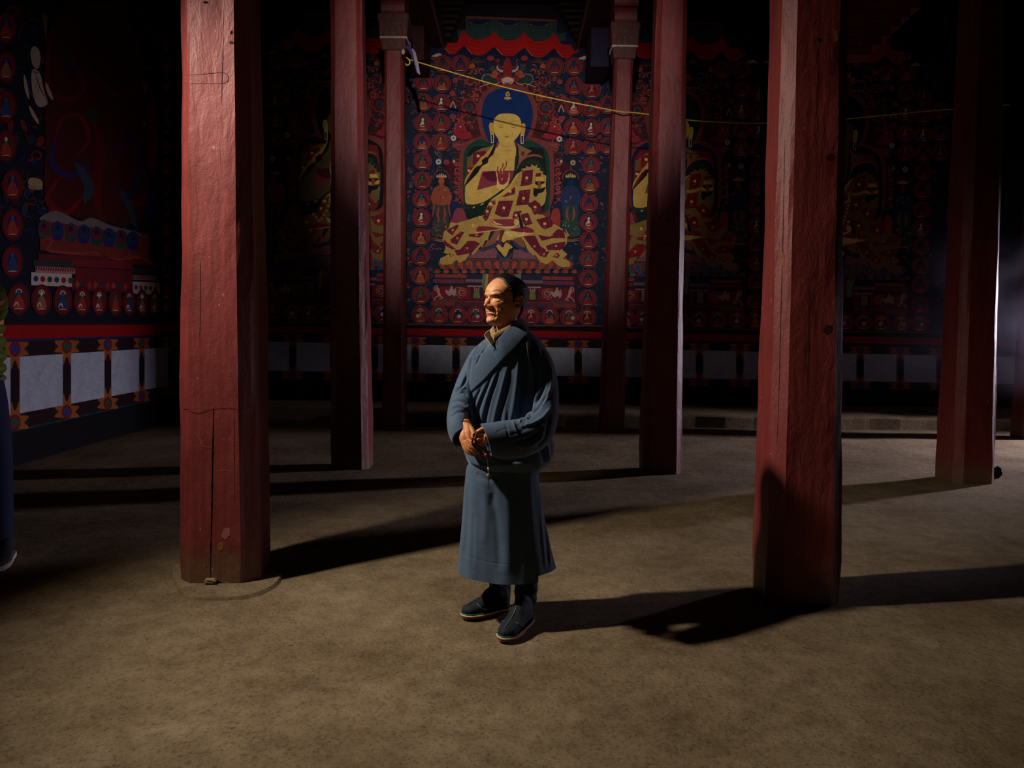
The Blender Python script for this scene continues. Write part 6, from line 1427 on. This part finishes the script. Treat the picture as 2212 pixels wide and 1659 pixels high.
for a, b in ((1053, 1027), (1057, 1027), (1055, 1024.5), (1055, 1029)): c.sphere(onY(a, b, 3.50)-o0, .0042, 10, 7)
c.build('counter_charm', MT['silver'], pb, True)
for dx in (-.7, .8): MB().tube([onY(*p)-o0 for p in spl([(1055, 1030, 3.50), (1055+dx*1.6, 1042, 3.50), (1054.5+dx, 1055, 3.50)], 5)], .0015, 6).build('tassel', MT['cord'], pb, True)

onY = _onY
# ------------------------------------------------------------------ rope, scarf, bystander
MT['rope'] = plain('yellow_cord', (214, 180, 70), .7, .2)
rp = MB().tube([onY(*p) for p in spl([(882, 128, 11.05), (905, 135, 11.0), (1010, 166, 11.05), (1100, 191, 11.1), (1200, 214, 11.1), (1316, 237, 11.1), (1345, 242, 11.02), (1365, 243, 11.1), (1400, 247, 11.15), (1484, 259, 11.2), (1560, 264, 11.25), (1650, 266, 11.3), (1760, 262, 11.3), (1900, 250, 11.3), (2000, 240, 11.3), (2180, 226, 11.05)], 6)], .0085, 7).build('rope', MT['rope'], None, True)
tag(rp, 'thin yellow rope strung between the carved capitals in front of the murals', 'rope')
kh = MB()
def strip(mb, L, Rr, Y, th=.004):
    A = [onY(*q, Y) for q in L]; B = [onY(*q, Y+.01) for q in Rr]; n = len(A)
    v = []
    for a, b in zip(A, B): v += [a, b, b+np.array([0, th, 0]), a+np.array([0, th, 0])]
    f = [(i*4+k, i*4+(k+1) % 4, i*4+4+(k+1) % 4, i*4+4+k) for i in range(n-1) for k in range(4)]+[(0, 1, 2, 3), (n*4-1, n*4-2, n*4-3, n*4-4)]
    mb.add(v, f)
strip(kh, [(889, 104), (892, 115), (896, 135), (901, 157)], [(894, 107), (898, 114), (904, 138), (908, 162)], 10.95)
k0 = kh.build('scarf', plain('grey_lilac_silk', (150, 140, 160), .6, .3)); tag(k0, 'grey lilac silk scarf tied to the left carved capital', 'scarf')
k2 = MB(); strip(k2, [(874, 100), (882, 108), (890, 124), (895, 140), (900, 158)], [(880, 98), (890, 108), (893, 122), (897, 138), (902, 158)], 10.97); strip(k2, [(880, 96), (884, 100), (884, 104)], [(888, 90), (888, 100), (887, 106)], 10.96)
k2.build('purple_end', plain('purple_silk', (70, 48, 96), .6, .3), k0)
MB().sphere(onY(871, 112, 10.98), .030, 12, 8, (.8, .8, 1.2)).build('shell_knot', MT['white'], k0, True)
MB().tube([onY(*q) for q in spl([(878, 124, 10.96), (884, 130, 10.95), (885, 137, 10.95), (880, 141, 10.95), (876, 138, 10.96)], 5)], .010, 7).build('yellow_loop', MT['rope'], k0, True)

# bystander mostly outside the left edge of the view
BY = 4.9
bb = MB()
def bt(pts, rad, n=16): bb.tube([onY(*p) for p in pts], rad, n)
bb.sphere(onY(-62, 588, BY), .105, 20, 14, (.82, .95, 1.15)); bt([(-62, 610, BY), (-62, 650, BY)], [.055, .06])
bt([(-62, 645, BY), (-62, 670, BY), (-62, 760, BY), (-62, 860, BY), (-62, 890, BY)], [.10, .17, .16, .15, .12])
bt([(-30, 860, BY), (-8, 960, BY), (0, 1080, BY), (6, 1195, BY-.02)], [.09, .075, .055, .035]); bt([(-92, 860, BY), (-100, 1000, BY), (-104, 1080, BY), (-106, 1200, BY)], [.09, .075, .055, .035])
bt([(-22, 668, BY), (-10, 672, BY-.1), (-8, 650, BY-.25), (-30, 622, BY-.33), (-44, 612, BY-.36)], [.05, .045, .042, .035, .028])
bt([(-102, 668, BY), (-112, 680, BY-.1), (-108, 655, BY-.25), (-88, 625, BY-.33), (-76, 614, BY-.36)], [.05, .045, .042, .035, .028])
by, _ = fuse('person', bb, .010, 4, MT['skin'], None, lambda V, Nn: (V, np.tile(SKIN, (len(V), 1))))
tag(by, 'bystander in a yellow green quilted jacket and dark jeans, cut by the left picture edge', 'person')
MT['puffer'] = plain('yellow_green_nylon', (92, 104, 26), .5, .4, bs=60, bst=.3); MT['jeans'] = mat_wool('dark_blue_denim', (26, 34, 62), .85, .1)
G, _ = ringsurf([(655, -95, -30, .09, BY), (668, -118, -8, .13, BY), (700, -126, 1, .16, BY), (760, -128, 4, .17, BY), (815, -126, 5, .17, BY), (826, -120, 2, .16, BY)], 160, 90, BY) if False else (None, None)
def puff(st, name, k=.022, nrow=110):
    G = tubesurf(st, nrow, 56); Nn = gnorm(G); t = np.arange(nrow); G += Nn*(k*np.abs(np.sin(t*math.pi/(nrow/8.0)))[:, None, None])
    return grid_obj(name, G, MT['puffer'], by, (True, True))
_oy = onY
YO = 0
puff([(-62, 655, BY, 34, .10), (-62, 672, BY, 50, .14), (-62, 720, BY, 56, .16), (-62, 780, BY, 58, .17), (-62, 822, BY, 57, .17)], 'jacket')
puff([(-24, 668, BY, 18, .06), (-13, 672, BY-.08, 19, .06), (-8, 650, BY-.2, 17, .055), (-14, 628, BY-.28, 15, .05), (-34, 616, BY-.34, 13, .04)], 'jacket_sleeve', .014, 90)
puff([(-100, 668, BY, 18, .06), (-112, 678, BY-.08, 19, .06), (-108, 654, BY-.2, 17, .055), (-100, 632, BY-.28, 15, .05), (-84, 618, BY-.34, 13, .04)], 'jacket_sleeve', .014, 90)
def jl(st): return grid_obj('jeans', tubesurf(st, 60, 36), MT['jeans'], by, (True, True))
jl([(-38, 815, BY, 38, .13), (-28, 880, BY, 40, .13), (-10, 960, BY, 31, .10), (-3, 1060, BY, 28, .09), (0, 1150, BY, 26, .085), (1, 1170, BY, 25, .085)])
jl([(-88, 815, BY, 38, .13), (-96, 880, BY, 38, .13), (-102, 960, BY, 31, .10), (-104, 1060, BY, 28, .09), (-106, 1172, BY, 26, .085)])
def shoe(heel, toe):
    Hh, Tt = onZ(*heel), onZ(*toe); d = Tt-Hh; L = np.linalg.norm(d); d /= L; s_ = np.array([-d[1], d[0], 0]); m, n = 20, 22; rows = []
    for i in range(m):
        s = i/(m-1); w = np.interp(s, [0, .1, .4, .75, .95, 1], [.02, .036, .040, .048, .030, .008]); h = np.interp(s, [0, .1, .35, .6, .9, 1], [.08, .115, .11, .075, .05, .03]); p = Hh+d*L*s
        rows.append([p+s_*w*math.cos(2*math.pi*k/n)+np.array([0, 0, .022+h*.5*(1+math.sin(2*math.pi*k/n))]) for k in range(n)])
    G = np.array(rows); o = grid_obj('shoe', G, plain('dark_trainer', (44, 44, 50), .6, .3), by, (True, True))
    sm = MB(); out = [Hh+d*L*s+s_*(np.interp(s, [0, .1, .4, .75, .95, 1], [.02, .038, .043, .051, .033, .012])) for s in np.linspace(0, 1, 20)]; out += [2*(Hh+d*L*s)-q for s, q in zip(np.linspace(0, 1, 20), out)][::-1]
    k = len(out); sm.add([(q[0], q[1], .002) for q in out]+[(q[0], q[1], .03) for q in out], [tuple(range(k-1, -1, -1)), tuple(range(k, 2*k))]+[(i, (i+1) % k, k+(i+1) % k, k+i) for i in range(k)]); sm.build('sole', MT['white'], o)
shoe((24, 1198), (-6, 1236)); shoe((-104, 1200), (-122, 1244))
grid_obj('sock', tubesurf([(5, 1160, BY-.01, 15, .04), (8, 1190, BY-.01, 14, .04)], 12, 20), plain('pale_sock', (120, 130, 150), .9, .1), by, (True, True))
# ------------------------------------------------------------------ thin incense haze drifting in the right part of the hall
hz = MB().box(4.2, 10.2, 8.6, 12.9, .4, 3.4).build('haze', None)
m = bpy.data.materials.new('haze'); m.use_nodes = True; nt = m.node_tree; nt.nodes.clear()
out = nt.nodes.new('ShaderNodeOutputMaterial'); pv = nt.nodes.new('ShaderNodeVolumePrincipled'); pv.inputs['Color'].default_value = (.85, .8, 1, 1); pv.inputs['Anisotropy'].default_value = .3
nf = noise(nt, objco(nt, (1, 1, 1.4)), .75, 3, .55, .6); sx = nt.nodes.new('ShaderNodeSeparateXYZ'); ge = nt.nodes.new('ShaderNodeNewGeometry'); nt.links.new(ge.outputs['Position'], sx.inputs[0])
def mr(o, a, b, lo=0, hi=1):
    q = nt.nodes.new('ShaderNodeMapRange'); q.inputs['From Min'].default_value = a; q.inputs['From Max'].default_value = b; q.inputs['To Min'].default_value = lo; q.inputs['To Max'].default_value = hi; q.interpolation_type = 'SMOOTHSTEP'
    nt.links.new(o, q.inputs['Value']); return q.outputs[0]
def mul(a, b):
    q = nt.nodes.new('ShaderNodeMath'); q.operation = 'MULTIPLY'; nt.links.new(a, q.inputs[0])
    if hasattr(b, 'is_linked'): nt.links.new(b, q.inputs[1])
    else: q.inputs[1].default_value = b
    return q.outputs[0]
d = mul(mul(mr(nf, .42, .68), mr(sx.outputs['X'], 4.3, 8.0)), mul(mr(sx.outputs['Z'], 3.3, 1.6), mr(sx.outputs['Z'], .5, 1.3)))
nt.links.new(mul(d, .10), pv.inputs['Density']); nt.links.new(pv.outputs[0], out.inputs['Volume'])
hz.data.materials.append(m); tag(hz, 'thin lilac haze of incense smoke hanging by the right pillars', 'haze', kind='stuff')
# ------------------------------------------------------------------ light
def spot(name, loc, tgt, watt, size, angle, blend, col):
    d = bpy.data.lights.new(name, 'SPOT'); d.energy = watt; d.shadow_soft_size = size; d.spot_size = math.radians(angle); d.spot_blend = blend; d.color = col
    o = bpy.data.objects.new(name, d); COL.objects.link(o); o.location = loc
    o.rotation_euler = (Vector(tgt)-Vector(loc)).to_track_quat('-Z', 'Y').to_euler(); return o
def area(name, loc, tgt, watt, sx, sy, col, spread=180):
    d = bpy.data.lights.new(name, 'AREA'); d.shape = 'RECTANGLE'; d.size = sx; d.size_y = sy; d.energy = watt; d.color = col; d.spread = math.radians(spread)
    o = bpy.data.objects.new(name, d); COL.objects.link(o); o.location = loc
    o.rotation_euler = (Vector(tgt)-Vector(loc)).to_track_quat('-Z', 'Y').to_euler(); return o
spot('key_lamp', (-2.9, 3.35, 3.75), (.95, 3.62, .2), 880, .09, 91, 1.0, (1, .87, .72))
spot('mural_lamp', (-.05, 0, 4.1), (-.1, 13.5, 3.75), 2900, .06, 29, 1.0, (1, .90, .86))
spot('window_light', (-2.6, .2, 4.5), (-.2, 6, 4.5), 46, .35, 66, .8, (1, .80, .90))
spot('doorway_light', (10.3, 10.8, 2.1), (2.8, 9.2, -.4), 2600, .18, 60, 1.0, (.90, .82, 1))
w = bpy.data.worlds.new('world'); SC.world = w; w.use_nodes = True
w.node_tree.nodes['Background'].inputs[0].default_value = (.6, .27, .36, 1); w.node_tree.nodes['Background'].inputs[1].default_value = .012
SC.view_settings.view_transform = 'Standard'; SC.view_settings.look = 'None'; SC.view_settings.exposure = 0; SC.view_settings.gamma = 1; SC.view_settings.use_curve_mapping = False
